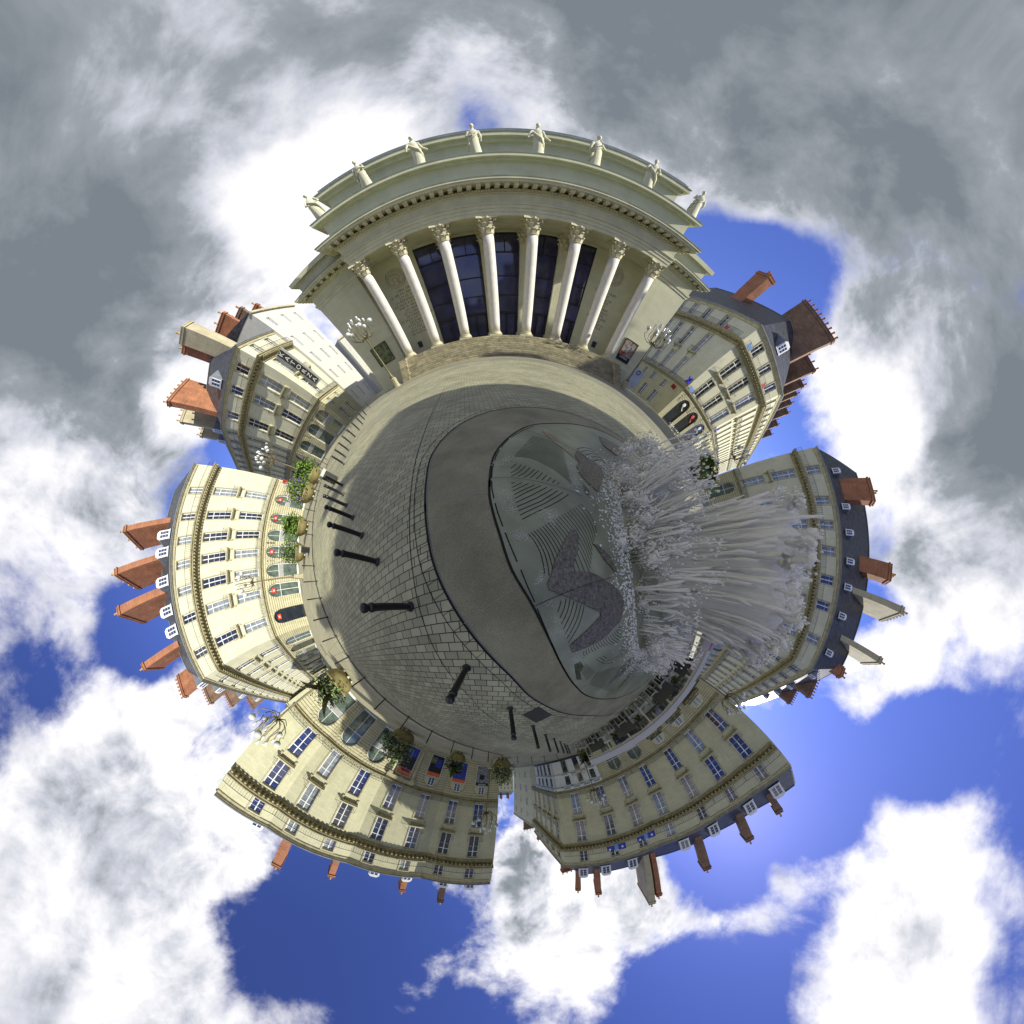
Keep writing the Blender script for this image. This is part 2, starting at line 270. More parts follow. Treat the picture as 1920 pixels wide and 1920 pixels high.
GROOVES=[[(0.464,2.78),(0.621,2.768),(0.77,2.731),(0.898,2.626),(1.027,2.534),(1.133,2.401),(1.246,2.289)],[(0.486,2.825),(0.639,2.813),(0.785,2.778),(0.91,2.675),(1.037,2.584),(1.14,2.453),(1.25,2.341)],[(0.508,2.871),(0.657,2.859),(0.8,2.825),(0.923,2.725),(1.047,2.635),(1.147,2.506),(1.254,2.395)],[(0.53,2.918),(0.676,2.906),(0.816,2.873),(0.936,2.776),(1.057,2.688),(1.155,2.56),(1.258,2.449)],[(0.552,2.966),(0.695,2.954),(0.832,2.923),(0.95,2.828),(1.068,2.742),(1.163,2.616),(1.263,2.506)],[(0.576,3.016),(0.715,3.004),(0.849,2.973),(0.964,2.882),(1.079,2.797),(1.172,2.673),(1.269,2.563)],[(0.599,3.067),(0.735,3.055),(0.866,3.025),(0.978,2.937),(1.09,2.854),(1.181,2.732),(1.275,2.623)],[(0.623,3.119),(0.755,3.107),(0.883,3.079),(0.993,2.993),(1.102,2.912),(1.19,2.793),(1.281,2.685)],[(0.648,3.173),(0.776,3.16),(0.9,3.133),(1.008,3.051),(1.114,2.972),(1.2,2.855),(1.288,2.748)],[(0.673,3.229),(0.798,3.215),(0.919,3.189),(1.023,3.111),(1.126,3.033),(1.21,2.919),(1.295,2.813)],[(0.699,3.286),(0.819,3.271),(0.937,3.247),(1.039,3.172),(1.139,3.096),(1.221,2.985),(1.302,2.881)],[(0.726,3.344),(0.842,3.329),(0.956,3.305),(1.056,3.235),(1.153,3.161),(1.232,3.053),(1.311,2.95)],[(0.753,3.405),(0.865,3.388),(0.976,3.366),(1.073,3.299),(1.167,3.228),(1.244,3.124),(1.32,3.022)],[(0.78,3.468),(0.888,3.449),(0.996,3.428),(1.09,3.365),(1.181,3.297),(1.256,3.196),(1.329,3.096)],[(0.809,3.532),(0.913,3.512),(1.016,3.492),(1.108,3.434),(1.196,3.368),(1.269,3.271),(1.339,3.173)],[(0.838,3.598),(0.937,3.577),(1.037,3.557),(1.126,3.504),(1.211,3.441),(1.282,3.349),(1.35,3.253)],[(0.868,3.667),(0.963,3.643),(1.059,3.625),(1.145,3.576),(1.228,3.516),(1.296,3.429),(1.361,3.336)],[(0.899,3.738),(0.989,3.711),(1.081,3.694),(1.165,3.651),(1.244,3.594),(1.311,3.512),(1.373,3.421)],[(0.372,2.37),(0.471,2.527)],[(0.358,2.242),(0.447,2.337),(0.531,2.5)],[(0.351,2.146),(0.476,2.278),(0.593,2.48)],[(0.436,2.149),(0.548,2.266),(0.652,2.446)],[(0.521,2.138),(0.621,2.258),(0.708,2.41)],[(0.603,2.137),(0.766,2.386)],[(0.686,2.137),(0.816,2.347)],[(0.763,2.132),(0.872,2.308)],[(0.84,2.131),(0.924,2.267)],[(0.914,2.125),(0.977,2.226)],[(0.989,2.119),(1.03,2.185)],[(0.333,1.961),(0.386,2.003)],[(0.333,1.874),(0.477,2.003)],[(0.336,1.795),(0.562,1.997)],[(0.337,1.714),(0.641,1.984)],[(0.341,1.638),(0.727,1.989)],[(0.346,1.557),(0.571,1.743),(0.811,1.982)],[(0.355,1.483),(0.636,1.704),(0.889,1.975)],[(0.364,1.412),(0.674,1.644),(0.967,1.971)],[(0.377,1.34),(0.731,1.626),(1.044,1.966)],[(0.394,1.27),(0.787,1.593),(1.004,1.813),(1.127,1.961)],[(0.451,1.052),(0.505,0.977),(0.548,0.896),(0.582,0.81),(0.604,0.719),(0.62,0.628),(0.628,0.536)],[(0.487,1.081),(0.544,1.003),(0.59,0.918),(0.629,0.83),(0.655,0.736),(0.675,0.642),(0.688,0.547)],[(0.523,1.11),(0.583,1.029),(0.633,0.942),(0.676,0.85),(0.707,0.754),(0.731,0.657),(0.75,0.559)],[(0.56,1.141),(0.623,1.056),(0.677,0.966),(0.724,0.872),(0.76,0.774),(0.789,0.674),(0.814,0.573)],[(0.598,1.173),(0.664,1.084),(0.722,0.992),(0.774,0.895),(0.815,0.794),(0.849,0.691),(0.88,0.588)],[(0.636,1.206),(0.706,1.114),(0.768,1.019),(0.824,0.919),(0.871,0.816),(0.911,0.711),(0.948,0.605)],[(0.676,1.241),(0.748,1.145),(0.816,1.047),(0.877,0.945),(0.93,0.84),(0.975,0.732),(1.02,0.624)],[(0.716,1.277),(0.792,1.178),(0.864,1.078),(0.93,0.973),(0.99,0.866),(1.042,0.756),(1.093,0.646)],[(0.757,1.314),(0.837,1.213),(0.915,1.112),(0.986,1.006),(1.052,0.898),(1.11,0.786),(1.17,0.675)],[(0.799,1.353),(0.884,1.25),(0.966,1.148),(1.043,1.041),(1.116,0.932),(1.182,0.819),(1.25,0.707)],[(0.843,1.393),(0.932,1.288),(1.02,1.185),(1.103,1.077),(1.183,0.968),(1.256,0.854),(1.334,0.741)],[(0.888,1.436),(0.973,1.336),(1.058,1.238),(1.136,1.133),(1.212,1.028),(1.278,0.917),(1.348,0.807)],[(0.934,1.48),(1.015,1.385),(1.096,1.292),(1.169,1.192),(1.24,1.091),(1.299,0.982),(1.362,0.876)],[(0.982,1.526),(1.058,1.437),(1.135,1.349),(1.203,1.252),(1.268,1.155),(1.319,1.049),(1.373,0.945)],[(1.031,1.575),(1.102,1.49),(1.174,1.407),(1.235,1.314),(1.294,1.221),(1.336,1.117),(1.381,1.015)],[(1.082,1.625),(1.149,1.546),(1.216,1.468),(1.271,1.379),(1.324,1.289),(1.358,1.187),(1.395,1.088)],[(1.135,1.679),(1.198,1.605),(1.262,1.533),(1.313,1.448),(1.361,1.362),(1.39,1.263),(1.42,1.167)],[(1.19,1.734),(1.249,1.666),(1.31,1.6),(1.357,1.519),(1.401,1.438),(1.423,1.341),(1.447,1.248)],[(1.247,1.793),(1.304,1.731),(1.362,1.671),(1.405,1.595),(1.446,1.518),(1.463,1.424),(1.482,1.334)],[(1.307,1.855),(1.361,1.798),(1.418,1.746),(1.457,1.674),(1.495,1.603),(1.508,1.511),(1.523,1.424)],[(0.884,0.265),(0.873,0.184),(0.854,0.113)],[(0.958,0.302),(0.948,0.183),(0.904,0.042)],[(1.023,0.309),(1.008,0.145),(0.95,-0.029)],[(1.092,0.298),(1.069,0.117),(1.002,-0.094)],[(1.159,0.286),(1.137,0.078),(1.054,-0.161)],[(1.229,0.277),(1.2,0.036),(1.105,-0.223)],[(1.292,0.267),(1.268,-0.006),(1.156,-0.282)],[(1.998,-0.533),(2.164,-0.59),(2.395,-0.633)],[(2.076,-0.496),(2.33,-0.57)],[(2.18,-0.468),(2.365,-0.508)],[(2.482,-0.632),(2.742,-0.576),(2.871,-0.439)],[(2.516,-0.561),(2.806,-0.421)],[(3.038,1.814),(3.457,2.158)],[(1.555,-0.4),(1.562,-0.415),(1.569,-0.431),(1.577,-0.448),(1.593,-0.463),(1.609,-0.478),(1.626,-0.493)],[(1.6,-0.371),(1.61,-0.387),(1.619,-0.403),(1.629,-0.419),(1.648,-0.433),(1.668,-0.448),(1.688,-0.463)],[(1.647,-0.342),(1.658,-0.357),(1.669,-0.373),(1.681,-0.389),(1.703,-0.402),(1.726,-0.416),(1.749,-0.43)],[(1.695,-0.312),(1.708,-0.328),(1.721,-0.343),(1.735,-0.358),(1.76,-0.371),(1.786,-0.384),(1.813,-0.397)],[(1.744,-0.282),(1.759,-0.297),(1.774,-0.313),(1.79,-0.328),(1.819,-0.339),(1.848,-0.351),(1.878,-0.363)],[(1.794,-0.252),(1.812,-0.267),(1.829,-0.282),(1.849,-0.297),(1.881,-0.308),(1.914,-0.319),(1.948,-0.33)],[(1.847,-0.221),(1.867,-0.236),(1.887,-0.252),(1.91,-0.266),(1.947,-0.276),(1.985,-0.287),(2.023,-0.298)],[(1.9,-0.19),(1.925,-0.206),(1.951,-0.223),(1.98,-0.24),(2.024,-0.251),(2.069,-0.262),(2.117,-0.274)],[(1.956,-0.158),(1.986,-0.176),(2.018,-0.195),(2.052,-0.212),(2.104,-0.225),(2.159,-0.237),(2.214,-0.25)],[(2.013,-0.125),(2.049,-0.145),(2.086,-0.164),(2.127,-0.183),(2.187,-0.196),(2.25,-0.209),(2.315,-0.222)],[(2.073,-0.092),(2.113,-0.112),(2.155,-0.132),(2.203,-0.152),(2.271,-0.164),(2.342,-0.177),(2.416,-0.19)],[(2.134,-0.057),(2.18,-0.078),(2.228,-0.099),(2.281,-0.119),(2.358,-0.131),(2.439,-0.144),(2.523,-0.157)],[(2.179,-0.016),(2.225,-0.036),(2.274,-0.056),(2.328,-0.075),(2.407,-0.086),(2.49,-0.097),(2.578,-0.108)],[(2.22,0.028),(2.259,0.011),(2.299,-0.007),(2.345,-0.024),(2.417,-0.03),(2.491,-0.037),(2.569,-0.044)],[(2.262,0.073),(2.292,0.057),(2.322,0.041),(2.359,0.028),(2.421,0.025),(2.485,0.021),(2.552,0.018)],[(2.306,0.118),(2.319,0.104),(2.332,0.089),(2.352,0.077),(2.397,0.076),(2.443,0.075),(2.49,0.074)],[(2.351,0.164),(2.347,0.15),(2.344,0.136),(2.346,0.125),(2.375,0.126),(2.403,0.127),(2.433,0.128)],[(1.717,-0.815),(1.728,-0.786),(1.739,-0.758),(1.751,-0.729),(1.763,-0.701),(1.775,-0.674),(1.787,-0.646)],[(1.761,-0.844),(1.773,-0.814),(1.785,-0.784),(1.797,-0.755),(1.81,-0.726),(1.823,-0.698),(1.836,-0.669)],[(1.806,-0.874),(1.819,-0.843),(1.832,-0.812),(1.845,-0.782),(1.859,-0.752),(1.873,-0.722),(1.887,-0.693)],[(1.854,-0.905),(1.867,-0.872),(1.881,-0.841),(1.895,-0.809),(1.91,-0.778),(1.925,-0.747),(1.94,-0.717)],[(1.903,-0.936),(1.917,-0.903),(1.932,-0.87),(1.947,-0.838),(1.962,-0.805),(1.978,-0.774),(1.995,-0.742)],[(1.954,-0.969),(1.969,-0.935),(1.985,-0.901),(2.001,-0.867),(2.017,-0.833),(2.034,-0.801),(2.051,-0.768)],[(2.007,-1.003),(2.023,-0.967),(2.04,-0.932),(2.057,-0.897),(2.074,-0.863),(2.092,-0.828),(2.111,-0.795)],[(2.063,-1.039),(2.08,-1.001),(2.097,-0.965),(2.115,-0.928),(2.134,-0.893),(2.153,-0.857),(2.172,-0.822)],[(2.294,-1.195),(2.287,-1.132),(2.282,-1.072),(2.278,-1.013),(2.275,-0.956),(2.274,-0.901),(2.273,-0.847)],[(2.344,-1.209),(2.337,-1.142),(2.332,-1.076),(2.328,-1.013),(2.325,-0.952),(2.324,-0.893),(2.324,-0.835)],[(2.395,-1.224),(2.388,-1.151),(2.382,-1.081),(2.378,-1.013),(2.376,-0.948),(2.376,-0.884),(2.377,-0.823)],[(2.448,-1.239),(2.44,-1.161),(2.434,-1.086),(2.43,-1.014),(2.429,-0.944),(2.428,-0.876),(2.43,-0.81)],[(2.503,-1.254),(2.494,-1.171),(2.488,-1.091),(2.484,-1.014),(2.482,-0.94),(2.483,-0.868),(2.485,-0.798)],[(2.559,-1.27),(2.549,-1.181),(2.542,-1.096),(2.539,-1.014),(2.537,-0.936),(2.538,-0.859),(2.542,-0.786)],[(2.616,-1.287),(2.606,-1.192),(2.599,-1.101),(2.595,-1.015),(2.594,-0.931),(2.595,-0.851),(2.6,-0.773)],[(2.675,-1.304),(2.664,-1.203),(2.657,-1.107),(2.652,-1.015),(2.652,-0.927),(2.654,-0.842),(2.659,-0.76)],[(2.737,-1.321),(2.724,-1.214),(2.716,-1.113),(2.712,-1.016),(2.711,-0.923),(2.714,-0.834),(2.721,-0.747)],[(2.8,-1.339),(2.786,-1.226),(2.777,-1.119),(2.773,-1.016),(2.773,-0.919),(2.777,-0.825),(2.784,-0.734)],[(2.865,-1.357),(2.85,-1.238),(2.84,-1.125),(2.836,-1.017),(2.836,-0.914),(2.841,-0.816),(2.85,-0.72)],[(2.932,-1.376),(2.915,-1.25),(2.905,-1.131),(2.9,-1.018),(2.901,-0.91),(2.906,-0.807),(2.917,-0.707)],[(3.001,-1.396),(2.983,-1.263),(2.972,-1.137),(2.967,-1.019),(2.968,-0.906),(2.974,-0.797),(2.986,-0.693)],[(3.073,-1.416),(3.053,-1.276),(3.041,-1.144),(3.036,-1.02),(3.037,-0.901),(3.045,-0.788),(3.058,-0.678)],[(3.147,-1.437),(3.125,-1.289),(3.112,-1.151),(3.106,-1.021),(3.108,-0.897),(3.117,-0.778),(3.132,-0.664)],[(3.224,-1.459),(3.2,-1.303),(3.185,-1.158),(3.179,-1.022),(3.182,-0.892),(3.192,-0.768),(3.209,-0.649)],[(3.304,-1.481),(3.277,-1.318),(3.261,-1.166),(3.255,-1.023),(3.258,-0.888),(3.269,-0.758),(3.289,-0.634)],[(3.386,-1.504),(3.357,-1.333),(3.34,-1.174),(3.333,-1.024),(3.336,-0.883),(3.349,-0.748),(3.371,-0.618)],[(3.472,-1.529),(3.44,-1.348),(3.421,-1.182),(3.414,-1.026),(3.418,-0.878),(3.432,-0.738),(3.457,-0.602)],[(3.561,-1.553),(3.525,-1.364),(3.505,-1.19),(3.497,-1.027),(3.502,-0.873),(3.518,-0.727),(3.545,-0.586)],[(3.653,-1.579),(3.614,-1.381),(3.592,-1.199),(3.584,-1.029),(3.589,-0.869),(3.607,-0.716),(3.637,-0.569)],[(3.749,-1.606),(3.707,-1.398),(3.682,-1.208),(3.673,-1.03),(3.68,-0.864),(3.7,-0.705),(3.733,-0.551)],[(4.228,-1.593),(4.17,-1.533),(4.115,-1.475),(4.076,-1.423),(4.138,-1.406),(4.203,-1.39),(4.269,-1.373)],[(4.232,-1.523),(4.177,-1.465),(4.124,-1.41),(4.09,-1.361),(4.155,-1.345),(4.221,-1.33),(4.289,-1.314)],[(4.238,-1.454),(4.186,-1.399),(4.136,-1.346),(4.107,-1.3),(4.173,-1.286),(4.241,-1.271),(4.311,-1.256)],[(4.246,-1.388),(4.197,-1.335),(4.15,-1.284),(4.125,-1.241),(4.193,-1.227),(4.263,-1.213),(4.334,-1.198)],[(4.256,-1.322),(4.21,-1.271),(4.165,-1.222),(4.145,-1.182),(4.215,-1.169),(4.287,-1.155),(4.36,-1.142)],[(4.269,-1.258),(4.225,-1.209),(4.183,-1.162),(4.167,-1.124),(4.239,-1.111),(4.312,-1.099),(4.388,-1.086)],[(4.284,-1.195),(4.242,-1.148),(4.203,-1.103),(4.191,-1.067),(4.265,-1.055),(4.34,-1.043),(4.418,-1.03)],[(4.3,-1.133),(4.262,-1.088),(4.224,-1.044),(4.217,-1.01),(4.293,-0.999),(4.37,-0.987),(4.45,-0.975)],[(4.32,-1.072),(4.283,-1.029),(4.248,-0.987),(4.245,-0.954),(4.323,-0.943),(4.402,-0.932),(4.484,-0.921)],[(4.341,-1.011),(4.306,-0.97),(4.274,-0.929),(4.275,-0.899),(4.354,-0.888),(4.436,-0.878),(4.52,-0.867)],[(4.364,-0.952),(4.332,-0.912),(4.301,-0.873),(4.307,-0.844),(4.388,-0.834),(4.472,-0.823),(4.558,-0.813)],[(4.389,-0.893),(4.36,-0.854),(4.331,-0.817),(4.342,-0.789),(4.424,-0.779),(4.51,-0.769),(4.598,-0.759)],[(4.417,-0.835),(4.389,-0.797),(4.363,-0.761),(4.378,-0.735),(4.463,-0.725),(4.55,-0.715),(4.641,-0.705)],[(4.447,-0.777),(4.421,-0.741),(4.397,-0.705),(4.416,-0.68),(4.503,-0.671),(4.593,-0.661),(4.685,-0.651)],[(2.065,1.394),(2.094,1.424),(2.124,1.453),(2.154,1.484),(2.185,1.515),(2.216,1.547),(2.249,1.579)],[(2.11,1.36),(2.145,1.391),(2.182,1.423),(2.22,1.456),(2.258,1.489),(2.298,1.523),(2.338,1.558)],[(2.156,1.327),(2.2,1.36),(2.244,1.394),(2.289,1.429),(2.336,1.464),(2.384,1.501),(2.434,1.539)],[(2.206,1.295),(2.257,1.329),(2.309,1.365),(2.364,1.403),(2.42,1.441),(2.478,1.481),(2.538,1.522)],[(2.258,1.263),(2.318,1.3),(2.379,1.338),(2.443,1.378),(2.509,1.419),(2.578,1.463),(2.65,1.507)],[(2.313,1.231),(2.382,1.271),(2.454,1.312),(2.528,1.354),(2.606,1.399),(2.687,1.446),(2.771,1.495)],[(3.008,5.324),(3.02,5.273),(3.032,5.223),(3.046,5.175),(3.059,5.129),(3.074,5.084),(3.089,5.041)],[(3.064,5.318),(3.075,5.271),(3.086,5.225),(3.098,5.18),(3.111,5.137),(3.124,5.094),(3.138,5.054)],[(3.122,5.315),(3.131,5.271),(3.142,5.228),(3.153,5.186),(3.164,5.146),(3.176,5.106),(3.189,5.068)],[(3.181,5.314),(3.19,5.274),(3.199,5.234),(3.209,5.195),(3.219,5.157),(3.23,5.12),(3.241,5.084)],[(3.243,5.317),(3.251,5.279),(3.259,5.242),(3.267,5.205),(3.276,5.17),(3.285,5.135),(3.294,5.102)],[(3.307,5.321),(3.314,5.286),(3.32,5.252),(3.327,5.218),(3.334,5.185),(3.341,5.152),(3.349,5.121)],[(3.374,5.329),(3.379,5.296),(3.383,5.264),(3.388,5.233),(3.394,5.202),(3.399,5.171),(3.405,5.141)],[(3.443,5.34),(3.446,5.309),(3.449,5.279),(3.452,5.249),(3.456,5.22),(3.459,5.192),(3.463,5.164)],[(3.515,5.353),(3.516,5.325),(3.517,5.296),(3.518,5.269),(3.52,5.241),(3.521,5.214),(3.523,5.187)],[(3.59,5.37),(3.589,5.343),(3.588,5.316),(3.587,5.29),(3.586,5.264),(3.585,5.238),(3.585,5.213)],[(1.725,3.695),(1.802,3.777),(1.882,3.864),(1.96,3.934),(2.028,3.97),(2.099,4.009),(2.172,4.05)],[(1.789,3.621),(1.863,3.701),(1.941,3.785),(2.016,3.858),(2.083,3.896),(2.152,3.937),(2.224,3.981)],[(1.856,3.554),(1.927,3.632),(2.002,3.714),(2.076,3.788),(2.141,3.829),(2.209,3.872),(2.279,3.918)],[(1.927,3.495),(1.995,3.571),(2.067,3.651),(2.139,3.726),(2.202,3.768),(2.268,3.813),(2.337,3.861)],[(2.001,3.444),(2.067,3.518),(2.136,3.595),(2.205,3.67),(2.267,3.714),(2.331,3.761),(2.398,3.809)],[(2.08,3.4),(2.143,3.471),(2.209,3.545),(2.276,3.621),(2.336,3.666),(2.398,3.714),(2.463,3.763)],[(1.475,2.422),(1.49,2.39),(1.505,2.359),(1.521,2.328),(1.537,2.299),(1.554,2.27),(1.571,2.242)],[(1.466,2.346),(1.479,2.321),(1.493,2.296),(1.506,2.271),(1.52,2.248),(1.534,2.224),(1.549,2.202)],[(1.458,2.273),(1.469,2.254),(1.481,2.235),(1.492,2.216),(1.504,2.198),(1.515,2.18),(1.527,2.162)],[(1.452,2.203),(1.461,2.189),(1.469,2.176),(1.479,2.162),(1.488,2.149),(1.497,2.136),(1.506,2.123)]]
SLABS=[[(1.058,1.275),(1.112,1.302),(1.151,1.211),(1.121,0.998),(1.072,0.856),(1.006,0.669),(1.163,0.7),(1.363,0.747),(1.515,0.745),(1.686,0.725),(1.905,0.723),(2.116,0.67),(2.291,0.583),(2.336,0.373),(2.314,0.223),(2.161,0.083),(2.015,-0.083),(1.838,-0.208),(1.587,-0.333),(1.303,-0.434),(1.195,-0.322),(1.5,-0.016),(1.694,0.203),(1.663,0.253),(1.483,0.264),(1.211,0.298),(0.868,0.342),(0.695,0.376),(0.664,0.454),(0.712,0.561),(0.761,0.729),(0.889,1.004),(1.017,1.218)],[(1.717,3.635),(1.83,3.452),(2.141,3.3),(2.097,3.044),(1.766,2.363),(1.599,2.476),(1.493,2.646),(1.482,2.873),(1.588,3.087),(1.565,3.285)],[(1.148,4.116),(1.28,4.295),(1.379,4.116),(1.395,3.819),(1.459,3.664),(1.708,3.635),(1.559,3.287),(1.577,3.109),(1.245,3.681)],[(1.422,1.193),(1.523,1.217),(1.656,1.172),(1.805,1.116),(1.981,0.95),(1.904,0.937),(1.629,1.047)],[(3.214,-1.212),(3.264,-0.791),(3.483,-0.507),(3.808,-0.405),(4.407,-0.375),(4.622,-0.559),(3.843,-0.63),(3.592,-0.967)],[(2.773,5.226),(3.008,5.324),(3.734,5.472),(3.03,4.555),(2.686,4.686)]]
SEAMS=[[(0.52,0.158),(0.868,0.342),(1.241,0.536),(1.815,0.821)],[(0.067,2.083),(0.335,2.088),(0.736,2.043),(1.133,2.043),(1.351,2.017)],[(0.746,4.002),(1.068,3.837),(1.36,3.674),(1.817,3.41)],[(2.016,-1.322),(2.224,-0.986),(2.568,-0.215)]]
FOAM=[(0.733,1.387),(0.69,1.421),(0.79,1.358),(0.34,1.012),(0.38,0.99),(0.268,1.417),(0.315,2.591),(0.257,1.652),(1.316,2.328),(0.561,0.44),(0.582,0.508),(0.724,0.21),(0.965,-0.142),(0.867,0.009),(1.41,-0.538),(1.491,-0.57)]
ALGAE=[(1.463,-0.66),(1.578,-0.604),(1.729,-0.695),(1.717,-0.836),(1.89,-1.018),(1.727,-1.011),(1.571,-0.813)]
DASH=[[(1.035,4.364),(0.779,4.01),(0.521,3.579)],[(0.475,3.496),(0.391,3.318),(0.311,3.106)],[(0.278,3.017),(0.214,2.817),(0.17,2.618)],[(0.149,2.524),(0.117,2.332),(0.095,2.125)],[(0.09,2.05),(0.08,1.854),(0.089,1.646)],[(0.097,1.554),(0.116,1.373),(0.158,1.149)],[(0.177,1.058),(0.227,0.871),(0.295,0.669)],[(0.334,0.576),(0.416,0.384),(0.516,0.206)],[(0.553,0.134),(0.658,-0.033),(0.794,-0.225)],[(0.86,-0.307),(0.992,-0.473),(1.154,-0.643)],[(1.215,-0.707),(1.349,-0.83),(1.551,-1.003)],[(1.63,-1.064),(1.812,-1.185),(1.99,-1.306)],[(2.07,-1.356),(2.292,-1.485),(2.448,-1.552)]]
INNER=[(-9.584,25.629),(-8.625,22.042),(-7.889,19.257),(-7.581,17.373),(-7.375,15.675),(-7.395,14.648),(-6.921,12.848),(-6.773,11.785),(-6.345,10.4),(-5.118,7.049),(-4.563,5.86),(-3.965,4.685),(-3.241,3.514),(-2.593,2.433),(-1.971,1.411),(-1.258,0.34),(-0.469,-0.76),(0.436,-1.908),(1.373,-3.008),(2.318,-4.072),(3.232,-4.968),(4.243,-5.984),(5.229,-6.981),(6.145,-7.949)]
OUTER=[(-14.025,20.293),(-13.593,17.496),(-12.914,15.583),(-12.353,13.69),(-12.129,12.322),(-11.562,10.666),(-10.786,8.864),(-9.587,5.731),(-9.084,4.477),(-8.455,3.222),(-7.795,1.951),(-7.187,0.793),(-6.49,-0.333),(-5.754,-1.436),(-4.996,-2.619),(-4.117,-3.773),(-3.199,-4.913),(-2.206,-6.092),(-1.153,-7.182),(-0.117,-8.081),(1.028,-9.512)]

# ---------------------------------------------------------------- facade kit
ZS, ZC, ZE, ZR = 8.0, 20.1, 23.7, 28.8

def miter(pts):
    P = [Vector(p) for p in pts]; out = []
    for i in range(len(P)):
        ns = []
        for j in (i-1, i):
            if 0 <= j < len(P)-1:
                u = (P[j+1]-P[j]).normalized(); ns.append(Vector((u.y, -u.x)))
        n = sum(ns, Vector((0, 0))).normalized(); n /= max(0.35, n.dot(ns[0])); out.append(n)
    return P, out
def sweep(mb, prof, pts, ext=0.0):
    P, N = miter(pts)
    if ext:
        P[0] = P[0]-(P[1]-P[0]).normalized()*ext; P[-1] = P[-1]+(P[-1]-P[-2]).normalized()*ext
    n = len(prof); vs = []; fs = []
    for p, m in zip(P, N):
        for o, z in prof: vs.append((p.x+m.x*o, p.y+m.y*o, z))
    for i in range(len(P)-1):
        for k in range(n): fs.append((i*n+k, i*n+(k+1) % n, (i+1)*n+(k+1) % n, (i+1)*n+k))
    fs.append(tuple(range(n))[::-1]); fs.append(tuple(range((len(P)-1)*n, len(P)*n)))
    return mb.add(vs, fs)

def wall_mesh(mb, L, H0, H1, ops, depth=.3):
    """front plane y=0 with openings (x0,x1,z0,ztop,arch) and their reveals"""
    xs = {0.0, float(L)}
    for x0, x1, z0, z1, arch in ops:
        n = 10 if arch else 1
        for i in range(n+1): xs.add(x0+(x1-x0)*i/n)
    xs = sorted(xs)
    def top(o, x):
        x0, x1, z0, z1, arch = o
        if not arch: return z1
        c = (x0+x1)/2; r = (x1-x0)/2; return z1-r+sqrt(max(0, r*r-(x-c)**2))
    for a, b in zip(xs[:-1], xs[1:]):
        if b-a < 1e-6: continue
        mid = (a+b)/2; cur = (H0, H0)
        for o in sorted([o for o in ops if o[0] < mid < o[1]], key=lambda o: o[2]):
            if o[2]-max(cur) > 1e-5: mb.quad((a, 0, cur[0]), (b, 0, cur[1]), (b, 0, o[2]), (a, 0, o[2]))
            ta, tb = top(o, a), top(o, b)
            mb.quad((a, 0, ta), (b, 0, tb), (b, depth, tb), (a, depth, ta)); cur = (ta, tb)
            if o[2] > H0+1e-5: mb.quad((a, depth, o[2]), (b, depth, o[2]), (b, 0, o[2]), (a, 0, o[2]))
        if H1-max(cur) > 1e-5: mb.quad((a, 0, cur[0]), (b, 0, cur[1]), (b, 0, H1), (a, 0, H1))
    for x0, x1, z0, z1, arch in ops:
        zt = z1-(x1-x0)/2 if arch else z1
        mb.quad((x0, depth, z0), (x0, 0, z0), (x0, 0, zt), (x0, depth, zt)); mb.quad((x1, 0, z0), (x1, depth, z0), (x1, depth, zt), (x1, 0, zt))
    return mb

_win = {}
def window_meshes(w, h, kind):
    key = (round(w, 2), round(h, 2), kind)
    if key in _win: return _win[key]
    f = MB(); t = .09
    f.box(-w/2, -w/2+t, 0, .08, 0, h); f.box(w/2-t, w/2, 0, .08, 0, h); f.box(-w/2+t, w/2-t, 0, .08, h-t, h); f.box(-w/2+t, w/2-t, 0, .08, 0, t*(3 if kind == 'french' else 1))
    f.box(-.07, .07, -.02, .075, t, h-t)
    zt = h*.74
    if kind in ('french', 'tall'):
        for s in (-1, 1): f.box(min(s*.07, s*(w/2-t)), max(s*.07, s*(w/2-t)), -.01, .07, zt-.06, zt+.06)
        bars = (h*.27, h*.5)
    else: bars = (h*.36, h*.68)
    for z in bars:
        for s in (-1, 1): f.box(min(s*.07, s*(w/2-t)), max(s*.07, s*(w/2-t)), .015, .06, z-.018, z+.018)
    g = MB(); g.box(-w/2+.02, w/2-.02, .045, .055, .02, h-.02)
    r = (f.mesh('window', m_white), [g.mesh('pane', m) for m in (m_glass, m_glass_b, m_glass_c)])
    _win[key] = r; return r
